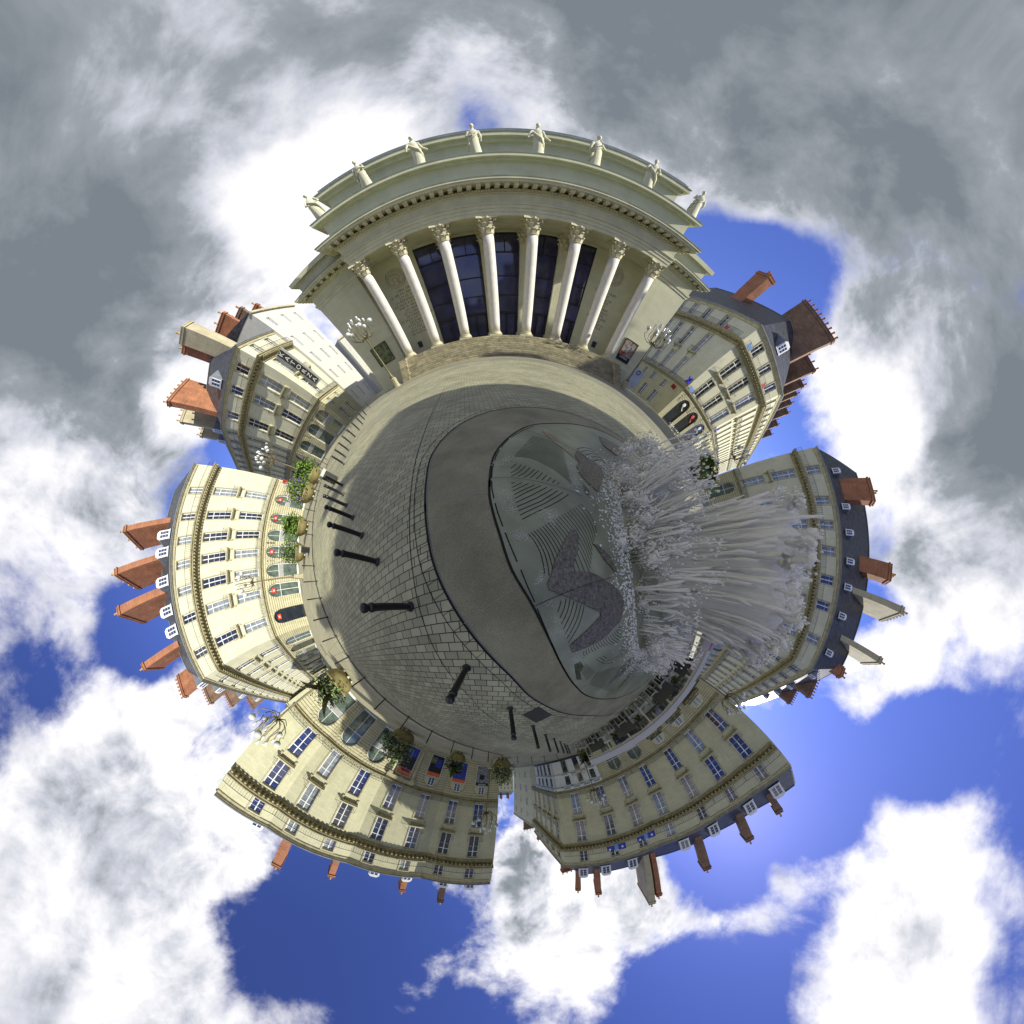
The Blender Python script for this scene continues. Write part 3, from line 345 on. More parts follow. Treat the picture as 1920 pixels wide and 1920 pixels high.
def shop_meshes(w, h, kind):
    key = (round(w, 2), round(h, 2), kind)
    if key in _win: return _win[key]
    f = MB(); r = w/2; zs = h-r; n = 14; t = .12
    fr = m_white if kind != 'dark' else m_iron
    for i in range(n):
        a, b = pi*i/n, pi*(i+1)/n; R, Q = r-.01, r-t
        f.yprism([(R*cos(a), zs+R*sin(a)), (Q*cos(a), zs+Q*sin(a)), (Q*cos(b), zs+Q*sin(b)), (R*cos(b), zs+R*sin(b))], 0, .1)
    for s in (-1, 1): f.box(min(s*r, s*(r-t)), max(s*r, s*(r-t)), 0, .1, .02, zs)
    f.box(-r+t, r-t, 0, .1, zs-.95, zs-.85); f.box(-r+t, r-t, -.02, .08, .02, .35)
    if kind == 'door':
        f.box(-.05, .05, .005, .09, .35, zs-.95); f.box(-.04, .04, .02, .09, zs-.85, h-t)
    if kind == 'band': f.mi(1); f.box(-r+t, r-t, -.03, .07, zs-1.9, zs-.97); f.mi(0); f.box(-.03, .03, .02, .09, zs-.85, h-t)
    g = MB(); P = [(-r+.03, .03), (r-.03, .03)]+[((r-.03)*cos(pi*i/n), zs+(r-.03)*sin(pi*i/n)) for i in range(n+1)]
    g.yprism(P, .05, .06)
    res = (f.mesh('shop_window', [fr, mat('grey fascia', (.30, .31, .29), .6)]), g.mesh('pane', m_glass_g if kind != 'dark' else m_glass)); _win[key] = res; return res

_dorm = {}
def dormer_meshes():
    if _dorm: return _dorm['a']
    b = MB(); w = .85; h = 1.75
    b.yprism([(-w, 0), (w, 0), (w, h), (w-.35, h+.35), (-w+.35, h+.35), (-w, h)], 0.06, 3.0)
    b.mi(1); b.box(-w-.08, w+.08, -.05, .05, -.02, .1)
    b.quad((-w, 0.0, 0.1), (w, 0, .1), (w, 0, h), (-w, 0, h)); b.yprism([(-w, h), (w, h), (w-.35, h+.35), (-w+.35, h+.35)], -.02, .055)
    _dorm['a'] = b.mesh('dormer', [m_lead, m_white]); return _dorm['a']
_chim = {}
def chimney(parent, x, y, rz, thick, deep, z0, z1, mt, npots, potm, name='chimney'):
    """slab chimney: local x = thickness, local y = depth"""
    b = MB(); b.box(-thick/2, thick/2, 0, deep, z0, z1); b.box(-thick/2-.12, thick/2+.12, -.12, deep+.12, z1-.45, z1-.2); b.box(-thick/2-.06, thick/2+.06, -.06, deep+.06, z1, z1+.12)
    o = b.build(name, mt, parent, (x, y, 0), rz)
    if 'pot' not in _chim:
        q = MB(); q.lathe([(.17, 0), (.19, .08), (.14, .14), (.13, .62), (.17, .66), (.17, .74), (.11, .74)], 8)
        _chim['pot'] = q.mesh('chimney_pot', m_pot, True); _chim['potr'] = q.mesh('chimney_pot', m_potr, True)
    for i in range(npots): inst('chimney_pot', _chim['potr' if potm else 'pot'], o, (0, .35+(deep-.7)*i/max(1, npots-1), z1+.12), random.random())
    return o

def railing(mb, L, z, y, h=1.0, step=.28, style=0):
    mb.box(0, L, y-.025, y+.025, z+h-.04, z+h); mb.box(0, L, y-.015, y+.015, z+.08, z+.11)
    n = max(1, int(L/step))
    for i in range(n+1):
        x = L*i/n; t = .022 if i % 6 == 0 else .011
        mb.box(x-t, x+t, y-.011, y+.011, z, z+h-.04)
    if style:
        for i in range(0, n, 2):
            x0, x1 = L*i/n, L*min(i+2, n)/n
            mb.tube([(x0, y, z+.12), (x1, y, z+h-.06)], .012, 4, False); mb.tube([(x1, y, z+.12), (x0, y, z+h-.06)], .012, 4, False)

def building(name, label, pts, segs, group=None, wallm=None, rustm=None, ridge=ZR, rdepth=6.0, depth=12.0, chims=(), dormers=None, dsc=1.0, zb=0.0, plain=False, roofmat=None, ze=ZE):
    """pts: facade polyline, left to right as seen from the square. segs: per segment dict(b=[bay positions], gf=kind)"""
    org = Vector((*pts[0], 0)); T = thing(name, label, 'building', org, 0, group)
    P = [(p[0]-pts[0][0], p[1]-pts[0][1]) for p in pts]
    wallm = wallm or m_stone; rustm = rustm or m_rust
    T['_P'] = [list(p) for p in P]
    off = [(-.32, zb), (-.32, ze-.2), (-depth, ze-.2), (-depth, zb)]
    b = MB(); sweep(b, off, P); b.build('added_dark_core', mat('dark colour of added core', (.10, .09, .07), .9), T)  # solid core added to block sun; dark colour stands in for unlit rooms
    # end walls in stone
    for (a, c), sg in (((0, 1), 0), ((-1, -2), 1)):
        u = (Vector(P[1])-Vector(P[0])).normalized() if sg == 0 else (Vector(P[-1])-Vector(P[-2])).normalized()
        inn = Vector((-u.y, u.x)); q = Vector(P[a]); e = -u*.01 if sg == 0 else u*.01; d2 = -u*.25 if sg == 0 else u*.25
        b = MB(); A = q; B = q+inn*depth
        pr = [(0, zb), (depth, zb), (depth, ze), (rdepth*2 if rdepth*2 < depth else depth, ze), (rdepth, ridge-.15), (0, ze)] if not plain else [(0, zb), (depth, zb), (depth, ze), (0, ze)]
        b.xprism([(y, z) for y, z in pr], -.25 if sg == 0 else 0, 0 if sg == 0 else .25)
        b.build('side_wall', wallm, T, (A.x, A.y, 0), math.atan2(u.y, u.x))
    for i, sg in enumerate(segs):
        A, B = Vector(P[i]), Vector(P[i+1]); u = B-A; L = u.length; rz = math.atan2(u.y, u.x); loc = (A.x, A.y, 0)
        bays = sg.get('b', []); gf = sg.get('gf', 'arch'); low = []; up = []; w1 = sg.get('w', 1.8)
        z1f = (8.35, 12.9); z2f = (14.5, 18.7); zat = (20.75, 22.95)
        for x in bays:
            if gf == 'arch': low.append((x-1.6, x+1.6, 0.02, 6.8, True))
            elif gf == 'small': low.append((x-1.0, x+1.0, 0.4, 3.6, False)); low.append((x-.75, x+.75, 4.9, 6.9, False))
            up += [(x-w1/2, x+w1/2, *z1f, False), (x-w1/2, x+w1/2, *z2f, False), (x-.75, x+.75, *zat, False)]
        for x in sg.get('arches', []): low.append((x-1.6, x+1.6, 0.02, 6.8, True))
        for o in sg.get('doors', []): low.append(o)
        b = MB(); wall_mesh(b, L, zb, ZS-.5, low, .32)
        # voussoirs around the arches
        for o in low:
            if not o[4]: continue
            c = (o[0]+o[1])/2; r = (o[1]-o[0])/2; zs = o[3]-r
            for k in range(13):
                a0 = pi*(k+.06)/13; a1 = pi*(k+.94)/13; R1 = r+.02; R2 = min(r+1.15, (7.42-zs)/max(.35, sin((a0+a1)/2)), 2.3/max(.01, abs(cos((a0+a1)/2))))
                b.yprism([(c+R1*cos(a0), zs+R1*sin(a0)), (c+R2*cos(a0), zs+R2*sin(a0)), (c+R2*cos(a1), zs+R2*sin(a1)), (c+R1*cos(a1), zs+R1*sin(a1))], -.07, .0)
        b.build('ground_floor_wall', sg.get('rustm', rustm), T, loc, rz)
        b = MB(); wall_mesh(b, L, ZS-.5, ze, up, .32); b.mi(1)
        for x in bays:
            for z0, z1, hw in ((*z1f, w1/2), (*z2f, w1/2), (*zat, .75)):
                for s in (-1, 1): b.box(x+min(s*(hw+.005), s*(hw+.2)), x+max(s*(hw+.005), s*(hw+.2)), -.06, .0, z0-(.0 if z0 < 9 else .15), z1+.005)
                b.box(x-hw-.2, x+hw+.2, -.07, .0, z1+.005, z1+.22)
            if not sg.get('nobalc'):
                b.box(x-w1/2-.45, x+w1/2+.45, -.62, -.0, 14.1, 14.3); b.box(x-w1/2-.4, x+w1/2+.4, -.5, 0, 13.97, 14.1)
                for s in (-1, 1): b.xprism([(0, 13.25), (-.16, 13.4), (-.2, 13.75), (-.55, 13.97), (0, 13.97)], x+s*(w1/2+.25)-.13, x+s*(w1/2+.25)+.13)
        b.build('upper_wall', [wallm, m_trim], T, loc, rz)
        # windows
        for x in bays:
            for (z0, z1), k, hw in ((z1f, 'french', w1/2), (z2f, 'tall', w1/2), (zat, 'attic', .75)):
                fm, gm = window_meshes(hw*2, z1-z0, k); o = inst('window', fm, T, loc, rz)
                o.matrix_local = Matrix.Translation(loc) @ Matrix.Rotation(rz, 4, 'Z') @ Matrix.Translation((x, .2, z0))
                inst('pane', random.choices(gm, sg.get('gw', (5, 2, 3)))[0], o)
            if gf == 'small':
                for z0, z1, hw in ((.4, 3.6, 1.0), (4.9, 6.9, .75)):
                    fm, gm = window_meshes(hw*2, z1-z0, 'attic'); o = inst('window', fm, T); o.matrix_local = Matrix.Translation(loc) @ Matrix.Rotation(rz, 4, 'Z') @ Matrix.Translation((x, .2, z0)); inst('pane', gm[0], o)
        ar = (bays if gf == 'arch' else [])+sg.get('arches', [])
        for j, x in enumerate(ar):
            kd = sg.get('shops', ['door', 'band', 'dark'])[j % len(sg.get('shops', ['door', 'band', 'dark']))]
            fm, gm = shop_meshes(3.2, 6.78, kd); o = inst('shop_window', fm, T); o.matrix_local = Matrix.Translation(loc) @ Matrix.Rotation(rz, 4, 'Z') @ Matrix.Translation((x, .2, .02)); inst('pane', gm, o)
        # balcony rails on the string course and on top of the cornice
        if not sg.get('nobalc'):
            b = MB(); railing(b, L, ZS, -.32, .95, .3, 1); b.build('balcony_railing', m_iron, T, loc, rz)
            b = MB(); railing(b, L, ZC+.05, -.95, 1.0, .32, sg.get('st', 0)); 
            b.build('balcony_railing', m_iron, T, loc, rz)
            key = ('rail', round(w1, 2))
            if key not in _win:
                b = MB(); hw = w1/2+.38; n = 10
                b.box(-hw, hw, -.6, -.57, .9, .94); b.box(-hw, -hw+.02, -.57, -.01, .9, .94); b.box(hw-.02, hw, -.57, -.01, .9, .94)
                for k in range(n+1): xx = -hw+2*hw*k/n; b.box(xx-.01, xx+.01, -.595, -.575, 0, .9)
                _win[key] = b.mesh('window_railing', m_iron)
            for x in bays:
                o = inst('window_railing', _win[key], T); o.matrix_local = Matrix.Translation(loc) @ Matrix.Rotation(rz, 4, 'Z') @ Matrix.Translation((x, 0, 14.3))
        # modillions under the cornice
        b = MB(); n = int(L/.62); pm_ = []
        for k in range(n): x = L*(k+.5)/n; pm_.extend([(x-.13, ZC-.38), (x-.13, ZC-.62), (x+.13, ZC-.62), (x+.13, ZC-.38)])
        b.yprism(pm_+[(pm_[-1][0]+.01, ZC-.365), (pm_[0][0]-.01, ZC-.365)], -.85, -.2) if n else None
        b.build('modillion_row', m_dirt, T, loc, rz)
    ex = .0
    b = MB(); sweep(b, [(0, ZS-.5), (.12, ZS-.5), (.12, ZS-.32), (.3, ZS-.2), (.45, ZS-.12), (.45, ZS), (0, ZS)], P, ex); b.build('string_course', m_dirt, T)
    b = MB(); sweep(b, [(0, ZC-1.05), (.1, ZC-1.05), (.1, ZC-.85), (.2, ZC-.7), (.2, ZC-.36), (.9, ZC-.36), (.95, ZC-.2), (1.1, ZC-.1), (1.1, ZC+.05), (0, ZC+.05)], P, ex); b.build('cornice', m_dirt, T)
    b = MB(); sweep(b, [(0, ze-.55), (.12, ze-.5), (.2, ze-.2), (.4, ze-.1), (.4, ze), (0, ze)], P, ex); b.mi(1); sweep(b, [(.05, ze), (.5, ze), (.52, ze+.16), (.44, ze+.16), (.40, ze+.05), (.05, ze+.05)], P, ex); b.build('eaves_gutter', [m_trim, m_lead], T)
    if not plain:
        b = MB(); sweep(b, [(.1, ze+.04), (-rdepth, ridge), (-depth-.2, ze+.04)], P, .02); b.mi(1); sweep(b, [(-rdepth+.2, ridge-.1), (-rdepth, ridge+.08), (-rdepth-.2, ridge-.1)], P, .02)
        b.build('roof', [roofmat or m_slate, m_copper], T)
    def at(seg, u, inn):
        A, B = Vector(P[seg]), Vector(P[seg+1]); d = (B-A).normalized(); n = Vector((-d.y, d.x)); q = A+d*u+n*inn; return q.x, q.y, math.atan2(d.y, d.x)
    for (seg, u, inn, thick, deep, z0, z1, mt, npot, pm) in chims:
        x, y, rz = at(seg, u, inn); chimney(T, x, y, rz, thick, deep, z0, z1, mt, npot, pm)
    if dormers:
        dm = dormer_meshes(); fm, gm = window_meshes(1.3, 1.5, 'attic')
        for seg, u in dormers:
            zz = ze+1.45; inn = (zz-ze)/(ridge-ze)*rdepth-.35; x, y, rz = at(seg, u, inn)
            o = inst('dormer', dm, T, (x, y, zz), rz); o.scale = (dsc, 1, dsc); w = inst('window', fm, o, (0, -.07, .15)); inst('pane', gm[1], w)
    del T['_P']
    return T

# ---------------------------------------------------------------- the houses round the square
G1 = 'stone houses round the square'
W_ = building('corner_house', 'bright sunlit stone house with red shop signs in its arches and orange slab chimneys', [(-92, -11.5), (-41.3, 9.6), (-41.3, 49)],
    [dict(b=[3+4*i for i in range(13)], w=1.7), dict(gw=(5, 0, 4), b=[3.8, 9.7, 14.3, 18.8, 23.1, 27.7, 33.3], shops=['dark', 'door', 'band', 'door', 'band', 'door', 'band'], arches=[])], G1, wallm=m_render,
    chims=[(1, 40-8.3-1.6+.5, 3.5, 1.0, 5.2, 26, 34.6, m_brick, 3, 0), (1, 39.4-15.8, 3.2, 1.0, 6.0, 26, 35.4, m_brick, 5, 0), (1, 39.4-21.8, 3.2, 1.3, 6.0, 26, 35.6, m_brick, 6, 0), (1, 39.4-31.1, 3.6, 1.0, 4.6, 27, 34.6, m_brick, 4, 0), (0, 49, 3.5, .9, 4.5, 26, 32.5, m_brick, 6, 1), (0, 41, 3.5, .9, 4.5, 26, 33, m_brick_d, 6, 1), (0, 33, 3.5, .9, 4.5, 26, 33, m_brick_d, 6, 1), (0, 22, 3.5, .9, 4.5, 26, 33, m_brick_d, 6, 1)],
    dormers=[(1, 39.4-13.4), (1, 39.4-16.6), (1, 39.4-21.6), (1, 39.4-26.5), (1, 39.4-29.8), (0, 51.5), (0, 46.5), (0, 38), (0, 30)])
S_ = building('curved_house', 'shaded curved stone house with film posters under its arches and a carved portal', [(2.2, -28.2), (-8.4, -25.2), (-17, -18.3), (-23.3, -9.3), (-25.4, -2.8)],
    [dict(b=[3.6, 8.6], shops=['dark'], gf='poster', gw=(5, 3, 2)), dict(b=[3.0, 8.4], gf='poster', gw=(4, 3, 3)), dict(b=[3.1, 8.3], shops=['band', 'door'], gw=(2, 5, 3)), dict(b=[2.3], shops=['band'], gw=(1, 8, 1))], G1, wallm=m_stone, ridge=26.6, rdepth=5,
    chims=[(0, 6.9, 4.0, 1.0, 2.2, 24, 32.5, m_brick_d, 2, 0), (1, 1.2, 4.0, 1.0, 2.2, 24, 31.5, m_brick, 2, 0), (2, .8, 3.8, 1.0, 2.0, 24, 31.5, m_brick, 2, 0), (2, 8.6, 3.0, 1.2, 2.4, 24, 32.5, m_brick, 3, 0)], dormers=[(0, 2.6), (0, 7.2), (1, 1.5), (1, 6.8), (3, 1.2)])
SE_ = building('curved_house', 'shaded curved stone house above the white brasserie front and the cafe awnings', [(41.2, -1.4), (40.0, -7.5), (37.3, -12.6), (30.5, -21.0), (16.4, -30.2), (17.3, -50)],
    [dict(b=[3.6], arches=[], shops=['cafe']), dict(b=[2.7]), dict(b=[2.3, 8.2]), dict(b=[2.4, 7.6, 13.2], gf='none', arches=[2.4]), dict(b=[2.2, 5.6, 9.0, 13, 17], gf='none', w=1.5)], G1, wallm=m_stone, ridge=30.0, rdepth=6.0,
    chims=[(3, 10.8, 3.2, 1.0, 4.2, 25.5, 33, m_brick, 6, 1), (3, 1.6, 2.6, 1.1, 6.0, 25, 37.0, m_chst, 2, 0), (3, .2, 2.8, .9, 6.0, 25, 36, m_brick, 2, 0), (2, 3.4, 3.4, 1.2, 2.4, 26, 34, m_brick_d, 2, 0), (1, 2.2, 3.4, 1.2, 2.2, 26, 32.5, m_brick_d, 2, 0), (3, 14.6, 3.4, .9, 4.4, 25.5, 32, m_brick, 5, 1), (4, 8, 3, 1, 4, 25, 31, m_brick, 4, 1), (0, 4, 3, 1.0, 2.0, 25, 30.5, m_brick_d, 3, 0)],
    dormers=[(3, 13.5), (3, 9.4), (3, 4.6), (2, 6.4), (2, 1.2), (1, .8), (0, 3)])
E_ = building('corner_house', 'stone house with long slate roof and small skylights behind the tall white fountain jet', [(57.5, 52), (57.5, 12.5), (96, -4.2)],
    [dict(b=[4.3, 10.5, 15, 19.6, 24.6, 29, 34.9], gw=(3, 1, 6)), dict(b=[2.6+3.95*i for i in range(10)], w=1.6)], G1, wallm=m_render, ridge=31.5, rdepth=7, dsc=.62,
    chims=[(0, 6.8, 2.2, 4.0, 1.2, 25.5, 31.0, m_brick, 2, 0), (0, 18.2, 4.5, 2.6, 1.6, 27, 34.0, m_brick, 3, 0), (0, 23.4, 3.5, 1.0, 5.6, 26.5, 36.2, m_chst, 7, 0), (0, 31.4, 3.5, .9, 5.0, 26, 35.4, m_chst, 3, 0), (1, 4, 5, 1.2, 1.6, 26, 31.5, m_brick, 2, 1), (1, 12.5, 3.0, .9, 5.2, 24, 31.5, m_brick_d, 7, 1), (1, 20, 3.0, .9, 5.2, 24, 31.5, m_brick_d, 8, 1)],
    dormers=[(0, 4.2), (0, 10.9), (0, 15.4), (0, 20.2), (0, 24.4), (0, 29.1), (0, 35.4), (1, 3), (1, 10.6), (1, 16), (1, 21.5)])
NE_ = building('corner_house', 'cream stone house with tall slate roof and red cafe emblem, right of the theatre', [(43, 96), (43, 64.5), (57, 66), (140, 128)],
    [dict(b=[5, 9.5, 14, 18.6, 24.2], w=1.6, gf='small'), dict(b=[3.2, 7.4, 11.6], shops=['dark']), dict(b=[2.6+5.1*i for i in range(20)], w=1.6)], G1, wallm=m_render, ridge=31.5, rdepth=8, depth=16,
    chims=[(0, 12.5, 5.5, 3.4, 1.3, 28, 35.5, m_brick, 6, 1), (2, 1.8, 4.5, 1.0, 7.0, 26, 36.0, m_brick_d, 9, 1), (2, 9, 3.2, 1.0, 6.0, 25, 33.5, m_brick_d, 5, 1), (2, 16, 3, .9, 6, 24, 32.5, m_brick_d, 7, 1), (2, 21, 3, .9, 6, 24, 32, m_brick_d, 7, 1), (2, 28, 3, .9, 6, 24, 32, m_brick_d, 6, 1), (2, 38, 3, .9, 6, 24, 33, m_brick_d, 5, 1), (2, 50, 3, .9, 6, 24, 32, m_brick_d, 5, 1), (2, 64, 3, .9, 6, 24, 32, m_brick_d, 5, 1)], dormers=[(1, 6.5)])
NW_ = building('corner_house', 'pale corner house with a vertical cinema sign on its side, left of the theatre', [(-64, 76), (-42, 62.2), (-27.3, 61), (-27.3, 73)],
    [dict(b=[4, 8, 12, 16, 20, 24], w=1.6), dict(b=[2.9, 8.0, 12.0], shops=['band']), dict(b=[3.2, 8.2], w=1.4, gf='small')], G1, wallm=m_render, ridge=30.0, rdepth=7,
    chims=[(1, .6, 2.0, 1.0, 7.0, 24.5, 34.6, m_brick, 6, 0), (0, 18.5, 2.2, 1.0, 7.0, 24.5, 34.4, m_chst, 7, 0), (0, 12.5, 2.5, 1.0, 6.0, 24.5, 32, m_chst, 5, 0), (1, 9.4, 6.5, 2.6, 2.2, 27, 35.0, m_chst, 1, 0), (2, 9, 5, 1.6, 3, 28, 35, m_brick, 4, 0)], dormers=[(1, 7.2), (0, 20), (0, 15)])
# buildings behind
def plainhouse(name, label, a, b, h, depth, wm, rows, nb, roofh=3.0, w=1.1, nch=2, group='houses seen down the side streets'):
    A, B = Vector(a), Vector(b); u = B-A; L = u.length; rz = math.atan2(u.y, u.x); T = thing(name, label, 'building', (*a, 0), rz, group)
    ops = []; 
    for z0, z1 in rows:
        for i in range(nb): x = L*(i+.5)/nb; ops.append((x-w/2, x+w/2, z0, z1, False))
    m = MB(); wall_mesh(m, L, 0, h, ops, .25); m.quad((0, depth, 0), (0, 0, 0), (0, 0, h), (0, depth, h)); m.quad((L, 0, 0), (L, depth, 0), (L, depth, h), (L, 0, h)); m.quad((L, depth, 0), (0, depth, 0), (0, depth, h), (L, depth, h))
    m.quad((0, 0, h), (L, 0, h), (L, depth, h), (0, depth, h)); m.build('wall', wm, T)
    m = MB(); m.box(.05, L-.05, .3, depth-.1, 0, h-.1); m.build('added_dark_core', m_dark, T)  # added filler block, interior darkness put into its colour
    m = MB(); m.box(-.2, L+.2, -.3, 0, h-.35, h+.05); m.build('cornice', m_trim, T)
    for x0, x1, z0, z1, _ in ops:
        fm, gm = window_meshes(w, z1-z0, 'attic'); o = inst('window', fm, T, ((x0+x1)/2, .15, z0)); inst('pane', random.choice(gm), o)
    if roofh:
        m = MB(); m.xprism([(-.2, h+.05), (depth/2, h+roofh), (depth+.2, h+.05)], -.1, L+.1); m.build('roof', m_slate, T)
    for i in range(nch): chimney(T, L*(i+.5)/nch, depth*.25, 0, .8, depth*.5, h+roofh*.3, h+roofh+2.6, m_brick_d if i % 2 else m_brick, 4, i % 2)
    return T
m_wht = mat('white wall render', (0.5, 0.5, 0.44), .8, .05, stain=.15)  # plain off-white colour with faint streak stains
m_grey = mat('grey painted render', (0.36, 0.38, 0.33), .8, .06, stain=.2)
plainhouse('terrace_house', 'tall white house with small windows and chimneys behind the cinema sign', (-26.8, 73.2), (-26.8, 90), 28.5, 12, m_wht, [(2, 5), (9, 11.6), (14, 16.8), (18.6, 21.4), (24.4, 26.6)], 3, 2.2, 1.2, 3)
plainhouse('terrace_house', 'low white house with stone pediment blocks beside the theatre flank', (-25.2, 90.2), (-16.5, 97), 17, 10, m_wht, [(5, 7.6), (10, 13)], 2, 0, 1.3, 0)
plainhouse('terrace_house', 'white house front at the far end of the street between the two corner houses', (-78, 62), (-70, 70), 23, 10, m_wht, [(2, 5), (8, 10.6), (12.5, 15), (16.5, 19)], 4, 2.5, 1.2, 2)
plainhouse('terrace_house', 'far row of stone houses closing the street below the square', (22, -112), (-14, -104), 19, 10, m_stone, [(2, 5), (7, 9.5), (11, 13.6), (15, 17)], 12, 3.5, 1.3, 6)
plainhouse('terrace_house', 'grey stone house standing down the street beside the brasserie side', (19.0, -50.4), (14.4, -72), 24, 10, m_stone, [(2, 5), (8, 11), (13.5, 16.5), (19, 21.4)], 4, 3.5, 1.3, 2)
plainhouse('terrace_house', 'far pale house closing the street left of the curved house', (-66, -22), (-72, -6), 22, 10, m_stone, [(2, 5), (8, 11), (13.5, 16.5), (19, 21)], 4, 3.5, 1.3, 2)

def text_mesh(s, size, ext=.01, m=None, align='CENTER', spacing=1.0, line=1.0):
    cu = bpy.data.curves.new('txt', 'FONT'); cu.body = s; cu.size = size; cu.extrude = ext; cu.align_x = align; cu.align_y = 'CENTER'; cu.space_character = spacing; cu.space_line = line; cu.resolution_u = 2
    ob = bpy.data.objects.new('txt', cu); COL.objects.link(ob); dg = bpy.context.evaluated_depsgraph_get(); dg.update()
    me = bpy.data.meshes.new_from_object(ob.evaluated_get(dg)); bpy.data.objects.remove(ob); bpy.data.curves.remove(cu)
    me.transform(Matrix.Rotation(pi/2, 4, 'X')); me.materials.clear(); me.materials.append(m); me.name = 'lettering'; return me

# ---------------------------------------------------------------- theatre
m_tst = brickmat('theatre limestone', (0.585, 0.585, 0.41), (0.53, 0.525, 0.35), 1.5, 0.42, .01, .04, bump=.12, stain=.18, big=.06)
m_tcol = mat('white column stone', (0.66, 0.64, 0.56), .7, .07, 2.0, stain=.1)
m_tor = mat('carved theatre stone', (0.56, 0.53, 0.36), .8, .12, 2.0, stain=.2)
m_ttrim = mat('theatre moulding stone', (0.59, 0.585, 0.41), .8, .08, 1.2, stain=.15)
m_step = brickmat('worn stone steps', (0.40, 0.365, 0.235), (0.16, .14, .08), 1.6, 0.186, .02, .15, bump=.5, stain=.6, big=.3, vscale=1.5)
TX = 5.23; COLX = [-5.9+3.18*i for i in range(8)]; CYp = 40.5
def build_theatre():
    T = thing('theatre', 'neoclassical theatre with eight white columns and broad stone steps', 'theatre', (TX, CYp, 0))
    def B(mb, name, mats, smooth=False): return mb.build(name, mats, T, (-TX, -CYp, 0), 0, smooth)
    # steps
    b = MB(); n = 12
    for i in range(n):
        z1 = 2.2*(i+1)/n; y0 = 36.3+.3*i; b.box(-6.35, 16.8, y0, y0+.32 if i < n-1 else 39.95, z1-2.2/n, z1); b.box(-6.35, 16.8, y0+.02, 39.95, z1-2.2/n, z1-.03) if i < n-1 else None
    B(b, 'steps', m_step)
    b = MB(); b.box(-6.9, 17.4, 39.95, 44.0, 0, 2.2); B(b, 'platform', m_step)
    for x0, x1 in ((-7.25, -6.36), (16.81, 17.7)):
        b = MB(); 
        for i in range(6): z1 = 2.35*(i+1)/6; b.box(x0, x1, 35.9+.62*i, 35.9+.62*(i+1) if i < 5 else 40.2, 0, z1)
        B(b, 'stair_cheek', m_step)
    # columns
    def col_profile(r0, r1, h):
        return [(r0+(r1-r0)*max(0, t-.25)/.75*(1.0), h*t) for t in [i/10 for i in range(11)]]
    sh = MB(); sh.lathe([(r, z+.45) for r, z in col_profile(.48, .41, 8.4)], 28); shm = sh.mesh('shaft', m_tcol, True)
    ba = MB(); ba.box(-.66, .66, -.66, .66, 0, .16); ba.lathe([(.64, .16), (.66, .22), (.63, .29), (.54, .32), (.53, .36), (.58, .39), (.57, .44), (.50, .46)], 28); bam = ba.mesh('base', m_tor)
    ca = MB(); ca.lathe([(.45, -.03), (.47, 0), (.45, .04)], 20); ca.lathe([(.42, .03), (.43, .55), (.50, .95), (.58, 1.08)], 16)
    rnd = random.Random(3)
    for row, (z, hgt, rr, nl) in enumerate(((.06, .42, .44, 8), (.34, .50, .45, 8))):
        for k in range(nl):
            a = 2*pi*(k+.5*row)/nl; ca.mi(0)
            for t in range(3):
                w = (.16, .14, .09)[t]; r1 = rr+(.0, .05, .17)[t]; r2 = rr+(.05, .17, .21)[t]; z1 = z+hgt*(0, .55, .95)[t]; z2 = z+hgt*(.55, .95, .8)[t]
                d = Vector((cos(a), sin(a))); e = Vector((-sin(a), cos(a)))
                ca.add([(*(d*r1-e*w), z1), (*(d*r1+e*w), z1), (*(d*r2+e*w*.8), z2), (*(d*r2-e*w*.8), z2), (*(d*(r1-.06)-e*w), z1), (*(d*(r1-.06)+e*w), z1), (*(d*(r2-.06)+e*w*.8), z2), (*(d*(r2-.06)-e*w*.8), z2)],
                       [(0, 1, 2, 3), (7, 6, 5, 4), (0, 3, 7, 4), (1, 5, 6, 2), (2, 6, 7, 3)])
    for k in range(4):
        a = pi/4+k*pi/2; d = Vector((cos(a), sin(a)))
        ca.tube([(*(d*.46), .62), (*(d*.55), .86), (*(d*.72), 1.06), (*(d*.80), 1.0), (*(d*.78), .90), (*(d*.72), .93)], [.06, .06, .055, .05, .045, .03], 6)
        a = k*pi/2; d = Vector((cos(a), sin(a))); ca.ball((*(d*.62), 1.12), (.11, .11, .1), 7, 5)
        for s in (-.22, .22):
            e = Vector((-sin(a), cos(a))); q = d*.56+e*s; ca.ball((q.x, q.y, .98), (.09, .09, .08), 6, 4)
    ca.prism([(-.74, -.74), (-.3, -.6), (.3, -.6), (.74, -.74), (.6, -.3), (.6, .3), (.74, .74), (.3, .6), (-.3, .6), (-.74, .74), (-.6, .3), (-.6, -.3)], 1.08, 1.22)
    cam_ = ca.mesh('capital', m_tor)
    for x in COLX:
        c = inst('column', shm, T, (x-TX, 0, 2.2)); inst('base', bam, c); inst('capital', cam_, c, (0, 0, 8.88))
    # architrave block
    b = MB(); x0, x1 = -6.5, 17.0
    for k, (o, z0, z1) in enumerate(((.0, 12.3, 12.55), (.05, 12.55, 12.8), (.1, 12.8, 13.05), (.18, 13.05, 13.15), (.02, 13.15, 13.78), (.12, 13.78, 13.88))):
        b.box(x0-o, x1+o, 39.95-o, 41.0, z0, z1)
    b.box(x0, x1, 41.0, 43.9, 12.3, 12.36)
    B(b, 'architrave', m_ttrim)
    b = MB(); n = 118
    for i in range(n): x = x0-.1+(x1-x0+.2)*(i+.5)/n; b.box(x-.055, x+.055, 39.68, 39.9, 13.88, 14.02)
    n = 44
    for i in range(n): x = x0-.5+(x1-x0+1.0)*(i+.5)/n; b.box(x-.14, x+.14, 39.1, 39.75, 14.08, 14.3)
